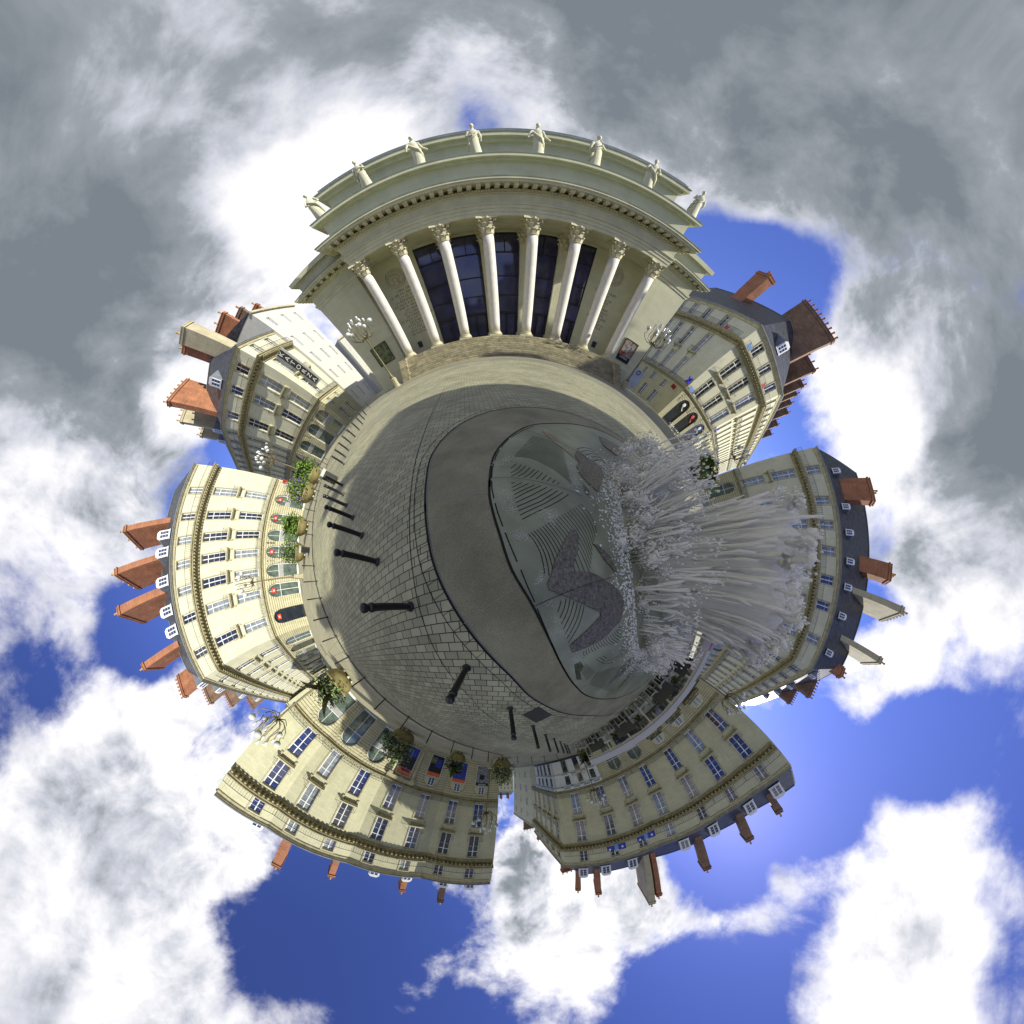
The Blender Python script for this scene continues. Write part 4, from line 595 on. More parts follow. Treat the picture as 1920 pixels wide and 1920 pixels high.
    for i in range(4):
        for s, xx in ((-1, x0), (1, x1)): y = 39.9+.55*i; b.box(xx+min(0, s*.75), xx+max(0, s*.75), y-.14, y+.14, 14.08, 14.3)
    B(b, 'dentil_row', m_tor)
    b = MB(); b.box(x0-.15, x1+.15, 39.78, 42, 13.88, 14.08); b.box(x0-.95, x1+.95, 39.0, 42, 14.3, 14.48); b.box(x0-1.05, x1+1.05, 38.9, 42, 14.48, 14.62)
    b.mi(1); b.box(x0-1.08, x1+1.08, 38.87, 42, 14.62, 14.68); B(b, 'cornice', [m_ttrim, m_copper])
    b = MB(); b.box(x0+.05, x1-.05, 40.4, 43.5, 14.68, 16.1); B(b, 'attic_wall', m_tst)
    b = MB(); b.box(x0-.15, x1+.15, 40.15, 43, 16.1, 16.25); b.box(x0-.45, x1+.45, 39.85, 43, 16.25, 16.44); b.mi(1); b.box(x0-.48, x1+.48, 39.82, 43, 16.44, 16.5); B(b, 'attic_ledge', [m_ttrim, m_copper])
    b = MB(); b.box(-5.6, 16.3, 43.0, 62, 16.5, 18.3); B(b, 'upper_wall', m_tst)
    b = MB(); b.box(-5.75, 16.45, 42.7, 62, 18.3, 18.55); b.box(-6.0, 16.7, 42.35, 62, 18.55, 18.8); b.mi(1); b.box(-6.03, 16.73, 42.3, 62, 18.8, 18.86); B(b, 'upper_cornice', [m_ttrim, m_copper])
    b = MB(); b.box(-5.7, 16.4, 42.75, 42.85, 18.86, 19.15)
    for i in range(34): x = -5.6+22*i/33; b.box(x-.05, x+.05, 42.45, 42.9, 18.86, 19.0)
    B(b, 'gutter_brackets', m_lead)
    b = MB(); b.xprism([(43.0, 18.9), (46.5, 20.1), (62, 18.9)], -5.2, 15.9); b.mi(1); b.box(-5.2, 15.9, 46.3, 46.7, 20.08, 20.22); B(b, 'roof', [mat('grey roof tiles', (.2, .18, .13), .8), m_potr])
    # back wall of the portico, glazing
    b = MB(); ops = [(-2.1+6.9, 12.7+6.9, 2.2, 12.1, False)]; m2 = MB(); wall_mesh(m2, 24.3, 2.2, 12.4, ops, .3); m2.build('portico_wall', m_tst, T, (-6.9-TX, 44.0-CYp, 0))
    for k in (2, 3, 4, 5):
        x = COLX[k]; b = MB(); b.box(x-.42, x+.42, 43.55, 44.0, 2.2, 11.1); b.box(x-.55, x+.55, 43.45, 44.0, 2.2, 2.65)
        o = B(b, 'pilaster', m_ttrim); o2 = inst('capital', cam_, o, (x, 43.8, 11.08))
    b = MB(); g = MB(); dk = MB(); edges = [-2.1, COLX[2], COLX[3], COLX[4], COLX[5], 12.7]
    for a, c in zip(edges[:-1], edges[1:]):
        b.box(a-.06, a+.06, 44.05, 44.2, 2.2, 12.1); mid = (a+c)/2; b.box(mid-.03, mid+.03, 44.08, 44.18, 10.6, 12.1)
        for z in (4.9, 6.6, 8.4, 10.5): b.box(a, c, 44.07, 44.18, z-.04, z+.04)
        for s in (-1, 1): b.box(mid+min(s*.05, s*.1), mid+max(s*.05, s*.1), 44.0, 44.12, 2.2, 4.7); b.box(mid+min(s*.95, s*1.05), mid+max(s*.95, s*1.05), 44.0, 44.12, 2.2, 4.8)
        b.box(mid-1.05, mid+1.05, 44.0, 44.12, 4.7, 4.85); b.box(mid-1.0, mid+1.0, 44.0, 44.1, 2.2, 2.5)
    b.box(12.64, 12.76, 44.05, 44.2, 2.2, 12.1); b.box(-2.1, 12.7, 44.05, 44.2, 12.0, 12.1)
    gl = B(b, 'glazing_frame', m_iron); g.box(-2.1, 12.7, 44.22, 44.24, 2.2, 12.1); g.build('pane', mat('theatre glazing tinted as sky', (.045, .045, .12), .05, .4, .5, spec=1.0), gl)  # bluish sky reflection is put into the pane colour
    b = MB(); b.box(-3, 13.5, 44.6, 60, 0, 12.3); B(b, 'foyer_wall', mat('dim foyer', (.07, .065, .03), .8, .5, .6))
    # medallions
    for x in (-4.35, 14.85):
        b = MB(); c = (x, 43.97, 10.4)
        for r, t in ((.85, .05), (.66, .05)):
            b.tube([(c[0]+r*cos(2*pi*k/28), c[1], c[2]+r*sin(2*pi*k/28)) for k in range(29)], t, 6, False)
        b.ball((x, 43.95, 10.35), (.26, .14, .36), 10, 7)
        for k in range(9): a = pi*k/8; b.ball((x+.3*cos(a), 43.93, 10.45+.3*sin(a)), (.12, .1, .12), 7, 5)
        b.ball((x, 43.95, 9.95), (.36, .1, .16), 8, 5)
        B(b, 'medallion', m_tor, True)
    ink = mat('engraved lettering', (.16, .13, .06), .9, .1)
    t1 = "L'AN 1788\nLE 1ER DU REGNE DE\nLOUIS XVI\nLA BIENFAISANCE\nLA VILLE A ETE ELEVE\nPAR M. GRASLIN\nLES MAIRE\nET ECHEVINS\nDE NANTES\nLA SALLE DE THEATRE\nINCENDIEE\nA ETE RETABLIE\nLE 3 MAI 1813\nSOUS LE REGNE\nDE NAPOLEON"
    t2 = "L'AN MIL HUIT\nCENT\nLA VILLE DE\nNANTES\nA FAIT\nRESTAURER\nCETTE SALLE\nLE MAIRE\nET LE CONSEIL\nETANT\nARCHITECTE\nDE LA VILLE"
    for x, t in ((-4.0, t1), (14.7, t2)):
        me = text_mesh(t, .34, .004, ink, line=.98); inst('lettering', me, T, (x-TX, 43.985-CYp, 6.9))
    # side pavilions
    for sx, (a, c) in ((-1, (-11.2, -6.9)), (1, (17.4, 21.0))):
        b = MB(); b.box(a, c, 42.3, 86, 2.3, 15.0); b.box(a-.12, c+.12, 42.1, 86, 0, 2.3); o = B(b, 'side_pavilion', m_tst)
        b = MB()
        for oo, z0, z1 in ((.06, 11.9, 12.15), (.12, 12.15, 12.35), (.1, 13.0, 13.1), (.2, 13.1, 13.3), (.75, 13.5, 13.66), (.85, 13.66, 13.8)): b.box(a-oo, c+oo, 42.3-oo, 80, z0, z1)
        for i in range(8): x = a-.4+(c-a+.8)*(i+.5)/8; b.box(x-.14, x+.14, 41.7, 42.3, 13.3, 13.5)
        for i in range(26):
            x = a-.15+(c-a+.3)*(i+.5)/26; b.box(x-.05, x+.05, 42.0, 42.2, 13.18, 13.3)
        xs_ = a-.6 if sx < 0 else c
        for i in range(30): y = 42+.7*i; b.box(xs_, xs_+.6, y-.14, y+.14, 13.3, 13.5)
        b.mi(1); b.box(a-.87, c+.87, 41.43, 80, 13.8, 13.85); B(b, 'cornice', [m_ttrim, m_copper])
        b = MB(); b.box(a-.35, c+.35, 41.9, 80, 14.85, 15.2); B(b, 'parapet_cap', m_ttrim)
    # flank body behind
    b = MB(); b.box(-6.9, 17.4, 46.5, 86, 12.4, 16.4); B(b, 'body', m_tst)
    # wall lamps / dark plates
    b = MB(); b.box(-5.0, -4.5, 43.9, 43.99, 2.9, 3.6); b.box(15.3, 15.8, 43.9, 43.99, 2.9, 3.6); B(b, 'notice_plate', m_iron)
    return T
build_theatre()
def statue(pose):
    b = MB(); n = 22; rings = [(0, .30, .26), (.12, .29, .25), (.5, .25, .21), (.9, .23, .19), (1.05, .24, .18), (1.2, .19, .15), (1.38, .23, .16), (1.5, .24, .14), (1.58, .15, .1), (1.62, .07, .07), (1.72, .06, .065)]
    lean = (-.06, .05, .08, -.04)[pose]; vs = []; fs = []
    for j, (z, rx, ry) in enumerate(rings):
        amp = .16*max(0, 1-z/1.2)+.03
        for i in range(n):
            a = 2*pi*i/n; f = 1+amp*sin(a*9+z*2.2+pose)*(.6 if z < 1.3 else .2); vs.append((lean*sin(z*2)*.8+rx*f*cos(a), ry*f*sin(a)-.04*sin(z*3), z))
    for j in range(len(rings)-1):
        for i in range(n): fs.append((j*n+i, j*n+(i+1) % n, (j+1)*n+(i+1) % n, (j+1)*n+i))
    fs.append(tuple(range(n))[::-1]); fs.append(tuple(range((len(rings)-1)*n, len(rings)*n))); b.add(vs, fs)
    hx = lean*.3; b.ball((hx, -.01, 1.83), (.095, .11, .135), 12, 9); b.ball((hx, .06, 1.89), (.1, .1, .1), 9, 7); b.ball((hx, -.115, 1.82), (.018, .02, .03), 6, 5)
    arms = [([(-.2, 0, 1.48), (-.33, -.05, 1.22), (-.22, -.2, 1.1)], [(.2, 0, 1.48), (.36, 0, 1.2), (.2, -.16, 1.12)]),
            ([(-.2, 0, 1.48), (-.3, .02, 1.2), (-.33, -.03, .92)], [(.2, 0, 1.48), (.32, -.1, 1.24), (.12, -.22, 1.32)]),
            ([(-.2, 0, 1.48), (-.34, -.06, 1.25), (-.4, -.2, 1.05)], [(.2, 0, 1.48), (.34, .03, 1.18), (.55, -.03, .98)]),
            ([(-.2, 0, 1.48), (-.31, -.06, 1.22), (-.05, -.2, 1.2)], [(.2, 0, 1.48), (.3, .02, 1.2), (.3, -.05, .9)])][pose]
    for ar in arms: b.tube(ar, [.085, .065, .04], 8); b.ball(ar[-1], (.045, .045, .06), 7, 5)
    # mantle falling from one shoulder
    s = 1 if pose % 2 else -1
    b.tube([(s*.2, .02, 1.5), (s*.1, -.17, 1.25), (-s*.14, -.2, 1.0), (-s*.24, -.12, .75), (-s*.27, -.02, .3)], [.05, .07, .08, .08, .06], 8)
    return b.mesh('statue', m_ttrim, True)
sm = [statue(k) for k in range(4)]
slab = ['holding its chest, outermost on the left end of the ledge', 'with arms folded low, above the second column from the left', 'with one hand raised, above the third column from the left', 'with one arm held out, just left of the theatre middle', 'with mantle over one shoulder, just right of the theatre middle', 'looking down at its hand, above the third column from the right', 'with one arm hanging, above the second column from the right', 'standing against the sky, outermost on the right end of the ledge']
for i, x in enumerate(COLX):
    x = (-6.1, -2.8, .4, 3.55, 6.85, 10.05, 13.4, 16.7)[i]
    o = inst('statue', sm[(0, 1, 2, 3, 2, 1, 0, 3)[i]], None, (x, 40.45, 16.5), (.3, -.2, .15, 0, -.1, .2, -.3, -.25)[i]); tag(o, 'robed stone statue '+slab[i], 'statue', 'statues on the theatre ledge'); o.scale = (1.18, 1.18, 1.06)
# posters on the pavilions
def poster(name, label, loc, rz, w, h, paint, group=None, cat='poster', frame=None):
    T = thing(name, label, cat, loc, rz, group); b = MB(); t = .09*min(1, w)
    b.box(-w/2, w/2, -.05, 0, 0, t); b.box(-w/2, w/2, -.05, 0, h-t, h); b.box(-w/2, -w/2+t, -.05, 0, t, h-t); b.box(w/2-t, w/2, -.05, 0, t, h-t); b.build('frame', frame or m_iron, T)
    b = MB(); b.box(-w/2+t, w/2-t, -.02, -.005, t, h-t); b.build('sheet', paint[0], T)
    for m, x0, x1, z0, z1 in paint[1:]:
        b = MB(); b.box(-w/2+t+(w-2*t)*x0, -w/2+t+(w-2*t)*x1, -.03, -.021, t+(h-2*t)*z0, t+(h-2*t)*z1); b.build('printed_area', m, T)
    return T
c_red = mat('red print', (.45, .04, .03), .5, .2); c_or = mat('orange print', (.62, .14, .03), .5, .1); c_bl = mat('blue print', (.03, .05, .35), .5, .6, 3); c_bk = mat('black print', (.012, .014, .02), .4, .5, 4)
c_grn = mat('green artwork print', (.05, .09, .05), .5, .9, 2.2, c2=(.25, .30, .14)); c_cr = mat('cream artwork print', (.40, .33, .2), .5, .6, 3, c2=(.5, .4, .3)); c_gy = mat('grey photo print', (.10, .115, .13), .5, .9, 2.5, c2=(.38, .42, .45)); c_ye = mat('yellow lettering', (.62, .50, .08), .5, .1)
poster('framed_poster', 'framed green poster on the left pavilion of the theatre, beside the first column', (-8.9, 42.27, 3.0), 0, 2.0, 2.4, [c_grn])
P_ = poster('framed_poster', 'framed cream opera poster with black foot on the right pavilion of the theatre', (18.9, 42.27, 2.9), 0, 1.7, 2.6, [c_cr, (c_bk, 0, 1, 0, .24), (c_red, .08, .4, .28, .44), (c_gy, .3, .75, .5, .8)])
inst('lettering', text_mesh('OPERA', .34, .004, m_white), P_, (0, -.04, .45))

# ---------------------------------------------------------------- ground
m_pave = brickmat('grey brown pavers', (0.33, 0.325, 0.21), (0.035, .034, .025), .235, .148, .008, .20, bump=.5, plane='xy', stain=.35, vscale=.35, big=.22, rough=.62, bdist=.008)
m_road = brickmat('small grey setts', (0.25, 0.245, 0.17), (0.10, .10, .07), .22, .12, .008, .12, bump=.3, plane='xy', stain=.3, vscale=.25, big=.15, rough=.7, bdist=.006)
m_side = brickmat('pale pavement slabs', (0.34, 0.325, 0.215), (0.13, .12, .08), .9, .6, .012, .06, bump=.2, plane='xy', stain=.3, vscale=.3, big=.12)
m_conc = mat('washed aggregate concrete', (0.25, 0.24, 0.155), .8, .28, .7, bump=.6, bscale=90, c2=(.31, .30, .20), speck=.5)
m_pool = mat('wet green grey concrete', (0.20, 0.225, 0.15), .35, .3, .8, bump=.25, bscale=9, spec=.45, c2=(.29, .32, .22))
m_groove = mat('black groove', (0.008, .009, .008), .9, .1)
m_bronze = mat('wet bronze slab', (0.035, 0.034, 0.034), .22, .5, 22, bump=1.0, bscale=38, spec=.9, c2=(.17, .155, .115))
m_foam = mat('white water foam', (0.78, 0.80, 0.82), .5, .12, 6)
def sheet(name, poly, z, m, lab=None, res=None):
    b = MB(); a = sum(poly[i][0]*poly[(i+1) % len(poly)][1]-poly[(i+1) % len(poly)][0]*poly[i][1] for i in range(len(poly)))
    if a < 0: poly = poly[::-1]
    b.add([(x, y, z) for x, y in poly], [tuple(range(len(poly)))]); return b.build(name, m)
def smoothpoly(P, k=5, closed=True):
    out = []; n = len(P)
    for i in range(n if closed else n-1):
        p0, p1, p2, p3 = (P[(i+j-1) % n] if closed else P[min(max(i+j-1, 0), n-1)] for j in range(4))
        for t in [q/k for q in range(k)]:
            f = lambda a, b_, c, d: .5*((2*b_)+(-a+c)*t+(2*a-5*b_+4*c-d)*t*t+(-a+3*b_-3*c+d)*t**3)
            out.append((f(p0[0], p1[0], p2[0], p3[0]), f(p0[1], p1[1], p2[1], p3[1])))
    if not closed: out.append(P[-1])
    return out
struct(sheet('ground', [(-400, -400), (400, -400), (400, 400), (-400, 400)], 0, m_pave))
BANK = [(-15.5, 26), (-13.6, 17.5), (-12.1, 12.3), (-10.8, 8.86), (-9.3, 4.7), (-7.8, 1.95), (-5.75, -1.44), (-4.1, -3.8), (-2.2, -6.1), (-.1, -8.1), (1.0, -9.5)]
sw = smoothpoly([(x*1.035-.1, y*1.02-.12) for x, y in BANK], 4, False)
struct(sheet('sidewalk', sw+[(2.5, -13), (3.5, -60), (-62, -60), (-62, 60), (-30, 60), (-17, 33)], .03, m_side))
b = MB(); b.ribbon(sw, .14, .034); struct(b.build('kerb_line', mat('dark kerb stone', (.10, .10, .08), .8)))
b = MB(); b.ribbon([(x*1.13-.3, y*1.07-.4) for x, y in sw], .05, .0345); b.ribbon([(x*1.2-.3, y*1.12-.5) for x, y in sw], .05, .0345); struct(b.build('gutter_line', m_road))
# street ring in front of theatre and east houses
struct(sheet('road', smoothpoly([(-26, 42), (-12, 31), (4, 27.0), (9, 23.5), (12.2, 18), (13.2, 12), (14.5, 6), (22, -1), (34, 2), (46, 2), (53, 12), (52, 50), (40, 62), (20, 36), (-6, 35.8), (-18, 60), (-26, 60)], 4), .004, m_road))
struct(sheet('theatre_forecourt', [(-8.6, 34.6), (18.5, 34.6), (18.5, 44), (-8.6, 44)], .012, m_side))
# joints of the paving round the basin
b = MB()
j1 = smoothpoly([(-1.03, 12), (-1.15, 5.67), (-1.19, 3.71), (-1.16, 2.36), (-1.13, 1.5), (-1.1, .76), (-1.08, .27), (-1.0, -.35), (-.82, -.95), (-.5, -1.6), (-.1, -2.35), (.7, -3.3), (2, -4.4)], 4, False)
b.ribbon(j1, .014, .005)
KERB = smoothpoly([(-.85, 1.76), (-.88, 2.59), (-.83, 3.56), (-.47, 4.59), (.09, 5.32), (.72, 5.78), (1.5, 6.15), (2.7, 6.5), (4.2, 6.7), (6, 6.6), (8, 6.1), (10, 4.9), (11.2, 3), (11.3, 1), (10.4, -1.5), (9, -3), (7.26, -3.64), (5.5, -3.42), (4.05, -2.97), (2.9, -2.6), (1.96, -2.22), (.9, -1.54), (.34, -.95), (-.12, -.44), (-.4, -.04), (-.61, .4), (-.73, .79), (-.79, 1.14)], 4)
cxk = Vector((5, 1.6))
def scaled(P, d):
    out = []
    n = len(P)
    for i in range(n):
        t = (Vector(P[(i+1) % n])-Vector(P[i-1])).normalized(); q = Vector(P[i])+Vector((t.y, -t.x))*d*(-1); out.append((q.x, q.y))
    return out
ko = scaled(KERB, .2); b.ribbon(ko+[ko[0]], .012, .005)
for i in range(0, len(KERB)):
    p, q = Vector(KERB[i]), Vector(ko[i])
    if i % 2 == 0: b.ribbon([tuple(p), tuple(q)], .008, .0052)
struct(b.build('paving_joint', m_groove))
struct(sheet('paved_ring', KERB, .006, m_conc))
b = MB(); b.ribbon(KERB+[KERB[0], KERB[1]], .035, .0085); b.mi(1); kk = scaled(KERB, -.03); b.ribbon(kk+[kk[0]], .012, .009); struct(b.build('ring_edge', [m_groove, mat('steel edging', (.12, .13, .16), .4, .2, metal=.6)]))
b = MB(); b.ribbon([(-.83, 1.95), (-.3, 1.82), (.06, 1.75)], .008, .0095); b.ribbon([(-.4, -.04), (.1, .25), (.33, .4)], .007, .0095); b.ribbon([(.05, 3.5), (-.25, 3.6), (-.8, 3.55)], .006, .0095); b.ribbon([(.9, -1.54), (1.1, -1.2), (1.25, -.85)], .007, .0095); struct(b.build('expansion_joint', mat('pale joint', (.26, .26, .24), .8)))
# ---------------------------------------------------------------- fountain
POOL = smoothpoly([(.05, 1.9), (.16, 2.73), (.44, 3.49), (.93, 4.33), (1.51, 4.84), (2.3, 5.45), (3.2, 5.95), (4.5, 6.25), (6, 6.1), (7.5, 5.5), (8.8, 4.3), (9.5, 2.7), (9.4, 1.2), (8.7, -.4), (7.4, -1.6), (5.6, -2.05), (3.9, -1.95), (2.6, -1.62), (1.8, -1.18), (1.23, -.72), (.82, -.27), (.51, .14), (.23, .57), (.11, 1.06), (.05, 1.5)], 4)
F = thing('fountain_basin', 'flush oval fountain basin of wet green concrete with fans of black grooves and bronze slabs', 'fountain', (5, 2, 0))
def fb(mb, name, m): return mb.build(name, m, F, (-5, -2, 0))
b = MB(); b.add([(x, y, .012) for x, y in (POOL if sum(POOL[i][0]*POOL[(i+1) % len(POOL)][1]-POOL[(i+1) % len(POOL)][0]*POOL[i][1] for i in range(len(POOL))) > 0 else POOL[::-1])], [tuple(range(len(POOL)))]); fb(b, 'basin_floor', m_pool)
b = MB(); b.ribbon(POOL+[POOL[0], POOL[1]], .032, .0145); 
for d in DASH: b.ribbon(smoothpoly(d, 3, False), .016, .0145)
fb(b, 'drain_slot', m_groove)
for g in GROOVES[:100]:
    d = sqrt(sum(q*q for q in g[len(g)//2])); b = MB(); b.ribbon(smoothpoly(g, 2, False) if len(g) > 2 else g, .012 if d < 3 else .011, .015); fb(b, 'floor_groove', m_groove)
b = MB()
for g in GROOVES[100:]: b.ribbon(smoothpoly(g, 2, False) if len(g) > 2 else g, .014, .015)
o = fb(b, 'floor_groove', m_groove); o['kind'] = 'stuff'
for k, s in enumerate(SLABS):
    b = MB(); b.prism(s, .014, .03 if k not in (2, 4) else .022); fb(b, 'bronze_slab', m_bronze if k not in (2,) else mat('pale wet slab', (.22, .2, .13), .3, .4, 3, bump=.8, bscale=14, spec=.8))
b = MB()
for s in SEAMS: b.ribbon(smoothpoly(s, 3, False), .008, .0325)
fb(b, 'floor_seam', m_groove)
b = MB(); b.prism(ALGAE, .013, .0165); fb(b, 'algae_patch', mat('dark green algae', (.05, .06, .025), .5, .5, 5))
# splashes lying on the basin
rr = random.Random(5); b = MB()
for fx, fy in FOAM:
    d = sqrt(fx*fx+fy*fy); sz = .03+.016*d; an = rr.uniform(0, pi)
    for k in range(150):
        u, v = rr.gauss(0, sz*1.7), rr.gauss(0, sz*.7); x = fx+u*cos(an)-v*sin(an); y = fy+u*sin(an)+v*cos(an); r = sz*rr.uniform(.015, .09); b.ball((x, y, .018+rr.random()*.01), (r, r*rr.uniform(.4, 1), r*.4), 5, 3)
for k in range(8000):
    a = rr.uniform(0, 2*pi); R = 2.5+abs(rr.gauss(0, .3)); x = 5+1.08*R*cos(a)*1.0; y = 2.0+R*sin(a)*.95; r = rr.uniform(.004, .019); b.ball((x, y, .02), (r*1.6, r, r*.6), 4, 3)
o = b.build('splash_foam', m_foam); tag(o, 'white foam and splashes scattered over the wet basin floor', 'foam', kind='stuff')
b = MB(); g = [(.82, -2.23), (1.14, -1.86), (1.74, -2.33), (1.4, -2.77)]; b.prism(g, 0, .012); dg = b.build('drain_cover', mat('dark cast grate', (.03, .03, .028), .6, .2)); tag(dg, 'dark square drain cover set in the pavers between the bollards and the basin', 'drain cover')
# water
m_wat = bpy.data.materials.new('white churned water'); m_wat.use_nodes = True
nt = m_wat.node_tree; p = nt.nodes['Principled BSDF']; p.inputs['Base Color'].default_value = (.97, .97, .97, 1); p.inputs['Roughness'].default_value = .6; p.inputs['Subsurface Weight'].default_value = 0.0
tr = nt.nodes.new('ShaderNodeBsdfTranslucent'); tr.inputs[0].default_value = (.99, .99, .99, 1); mixs = nt.nodes.new('ShaderNodeMixShader'); mixs.inputs[0].default_value = .35
tp = nt.nodes.new('ShaderNodeBsdfTransparent'); mix2 = nt.nodes.new('ShaderNodeMixShader')
tcn = nt.nodes.new('ShaderNodeTexCoord'); mpn = nt.nodes.new('ShaderNodeMapping'); mpn.inputs['Scale'].default_value = (16, 16, 1.6); nn = nt.nodes.new('ShaderNodeTexNoise'); nn.inputs['Scale'].default_value = 1.0; nn.inputs['Detail'].default_value = 6
mrn = nt.nodes.new('ShaderNodeMapRange'); mrn.inputs['From Min'].default_value = .38; mrn.inputs['From Max'].default_value = .62; mrn.inputs['To Min'].default_value = .8; mrn.inputs['To Max'].default_value = 1.0
nt.links.new(tcn.outputs['Object'], mpn.inputs[0]); nt.links.new(mpn.outputs[0], nn.inputs[0]); nt.links.new(nn.outputs[0], mrn.inputs['Value'])
bpn = nt.nodes.new('ShaderNodeBump'); bpn.inputs['Strength'].default_value = .5; bpn.inputs['Distance'].default_value = .03; nt.links.new(nn.outputs[0], bpn.inputs['Height']); nt.links.new(bpn.outputs[0], p.inputs['Normal']); nt.links.new(p.outputs[0], mixs.inputs[1]); nt.links.new(tr.outputs[0], mixs.inputs[2]); nt.links.new(mrn.outputs[0], mix2.inputs[0]); nt.links.new(tp.outputs[0], mix2.inputs[1]); nt.links.new(mixs.outputs[0], mix2.inputs[2]); nt.links.new(mix2.outputs[0], nt.nodes['Material Output'].inputs[0])
def strand(b, x, y, z0, h, r, dx, dy, n=5, seg=5):
    pts = []; rs = []
    for i in range(seg+1):
        t = i/seg; k = t*t*.6+t*.4
        pts.append((x+dx*k+rr.gauss(0, r*.5), y+dy*k+rr.gauss(0, r*.5), z0+h*(t*1.35-.35*t*t))); rs.append(r*(.55+1.1*t if t < .85 else .7))
    b.tube(pts, rs, n)
W = thing('fountain_jet', 'tall white plume of churning water rising from the middle of the fountain basin', 'fountain jet', (5, 2.1, 0))
b = MB(); n = 40; prof = [(1.12, 0), (1.16, .4), (1.18, .9), (1.17, 1.5), (1.15, 1.95), (1.02, 2.2), (.7, 2.32), (.3, 2.36)]; vs = []; fs = []
for j, (r, z) in enumerate(prof):
    for i in range(n): a = 2*pi*i/n; q = r*(1+.035*sin(a*7)+rr.gauss(0, .012)); vs.append((q*cos(a), q*sin(a), z+(.08*sin(a*5)+rr.gauss(0, .04) if z > 1.8 else 0)))
for j in range(len(prof)-1):
    for i in range(n): fs.append((j*n+i, j*n+(i+1) % n, (j+1)*n+(i+1) % n, (j+1)*n+i))
fs.append(tuple(range((len(prof)-1)*n, len(prof)*n))); b.add(vs, fs)
for k in range(260):
    a = rr.uniform(0, 2*pi); R = 1.0+.36*rr.random(); x = R*cos(a); y = R*sin(a); h = rr.uniform(1.9, 2.62)-.15*(R-1)+.14*sin(a*5)
    z0 = rr.uniform(0, 1.2); strand(b, x, y, z0, (h-z0)*rr.uniform(.6, 1), rr.uniform(.010, .034), x*.05, y*.05, 4, 4)
b.build('water_column', m_wat, W, smooth=True)
b = MB()
for k in range(130):
    a = rr.uniform(0, 2*pi); R = 1.38*sqrt(rr.random()); h = rr.uniform(.12, .42); z0 = 2.2+.12*sin(a*5)-.1*R
    strand(b, R*cos(a), R*sin(a), z0, h, rr.uniform(.03, .07), R*cos(a)*.06, R*sin(a)*.06, 5, 4)
    for q in range(26): r = rr.uniform(.004, .02); b.ball((R*cos(a)*1.05+rr.gauss(0, .06), R*sin(a)*1.05+rr.gauss(0, .06), z0+h*rr.uniform(.4, 1.15)), (r, r, r*1.6), 4, 3)
b.build('spray_crest', m_wat, W, smooth=True)
W2 = thing('water_jet_ring', 'ring of low slanting white jets around the tall plume, splashing onto the basin', 'fountain jets', (5, 2.1, 0))
for k in range(64):
    a = 2*pi*(k+.5*rr.random())/64; b = MB(); R = 2.25+rr.gauss(0, .12); x = R*cos(a)*1.08; y = R*sin(a)
    big = 1.0+.55*max(0, cos(a-radians(128)))+.3*max(0, cos(a-radians(250)))
    h = rr.uniform(.55, .95)*big; ins = rr.uniform(-.35, .15)
    for q in range(7): strand(b, x+rr.gauss(0, .05), y+rr.gauss(0, .05), 0, h*rr.uniform(.6, 1.05), rr.uniform(.008, .024), cos(a)*ins+rr.gauss(0, .06), sin(a)*ins+rr.gauss(0, .06), 4, 5)
    for q in range(30):
        r = rr.uniform(.004, .015)*big; b.ball((x+cos(a)*ins+rr.gauss(0, .09), y+sin(a)*ins+rr.gauss(0, .09), h*rr.uniform(.75, 1.08)), (r, r, r*1.3), 5, 4)
    for q in range(30):
        r = rr.uniform(.004, .016); b.ball((x-cos(a)*rr.uniform(-.1, .3)+rr.gauss(0, .1), y-sin(a)*rr.uniform(-.1, .3)+rr.gauss(0, .1), rr.uniform(.02, .1)), (r*1.3, r, r*.8), 5, 4)
    b.build('water_jet', m_wat, W2, smooth=True)
W3 = MB()
for (am, sp, nn_, zz) in ((138, 16, 30, .42), (252, 14, 20, .34), (200, 22, 14, .2)):
    for c in range(nn_):
        a = radians(rr.gauss(am, sp)); R = 2.35+rr.gauss(0, .2); cz = abs(rr.gauss(zz, .2)); cx0, cy0 = R*cos(a)*1.08, R*sin(a); sg = rr.uniform(.04, .11)
        for k in range(150):
            r = rr.uniform(.004, .02); W3.ball((cx0+rr.gauss(0, sg), cy0+rr.gauss(0, sg), max(.01, cz+rr.gauss(0, sg*1.1))), (r, r, r*1.5), 4, 3)
        W3.ball((cx0, cy0, cz), (sg*.8, sg*.8, sg*.9), 10, 7)
o = W3.build('spray_cloud', m_wat, None, (5, 2.1, 0), smooth=True); tag(o, 'billows of white spray where the low jets collide beside the plume', 'spray', kind='stuff')

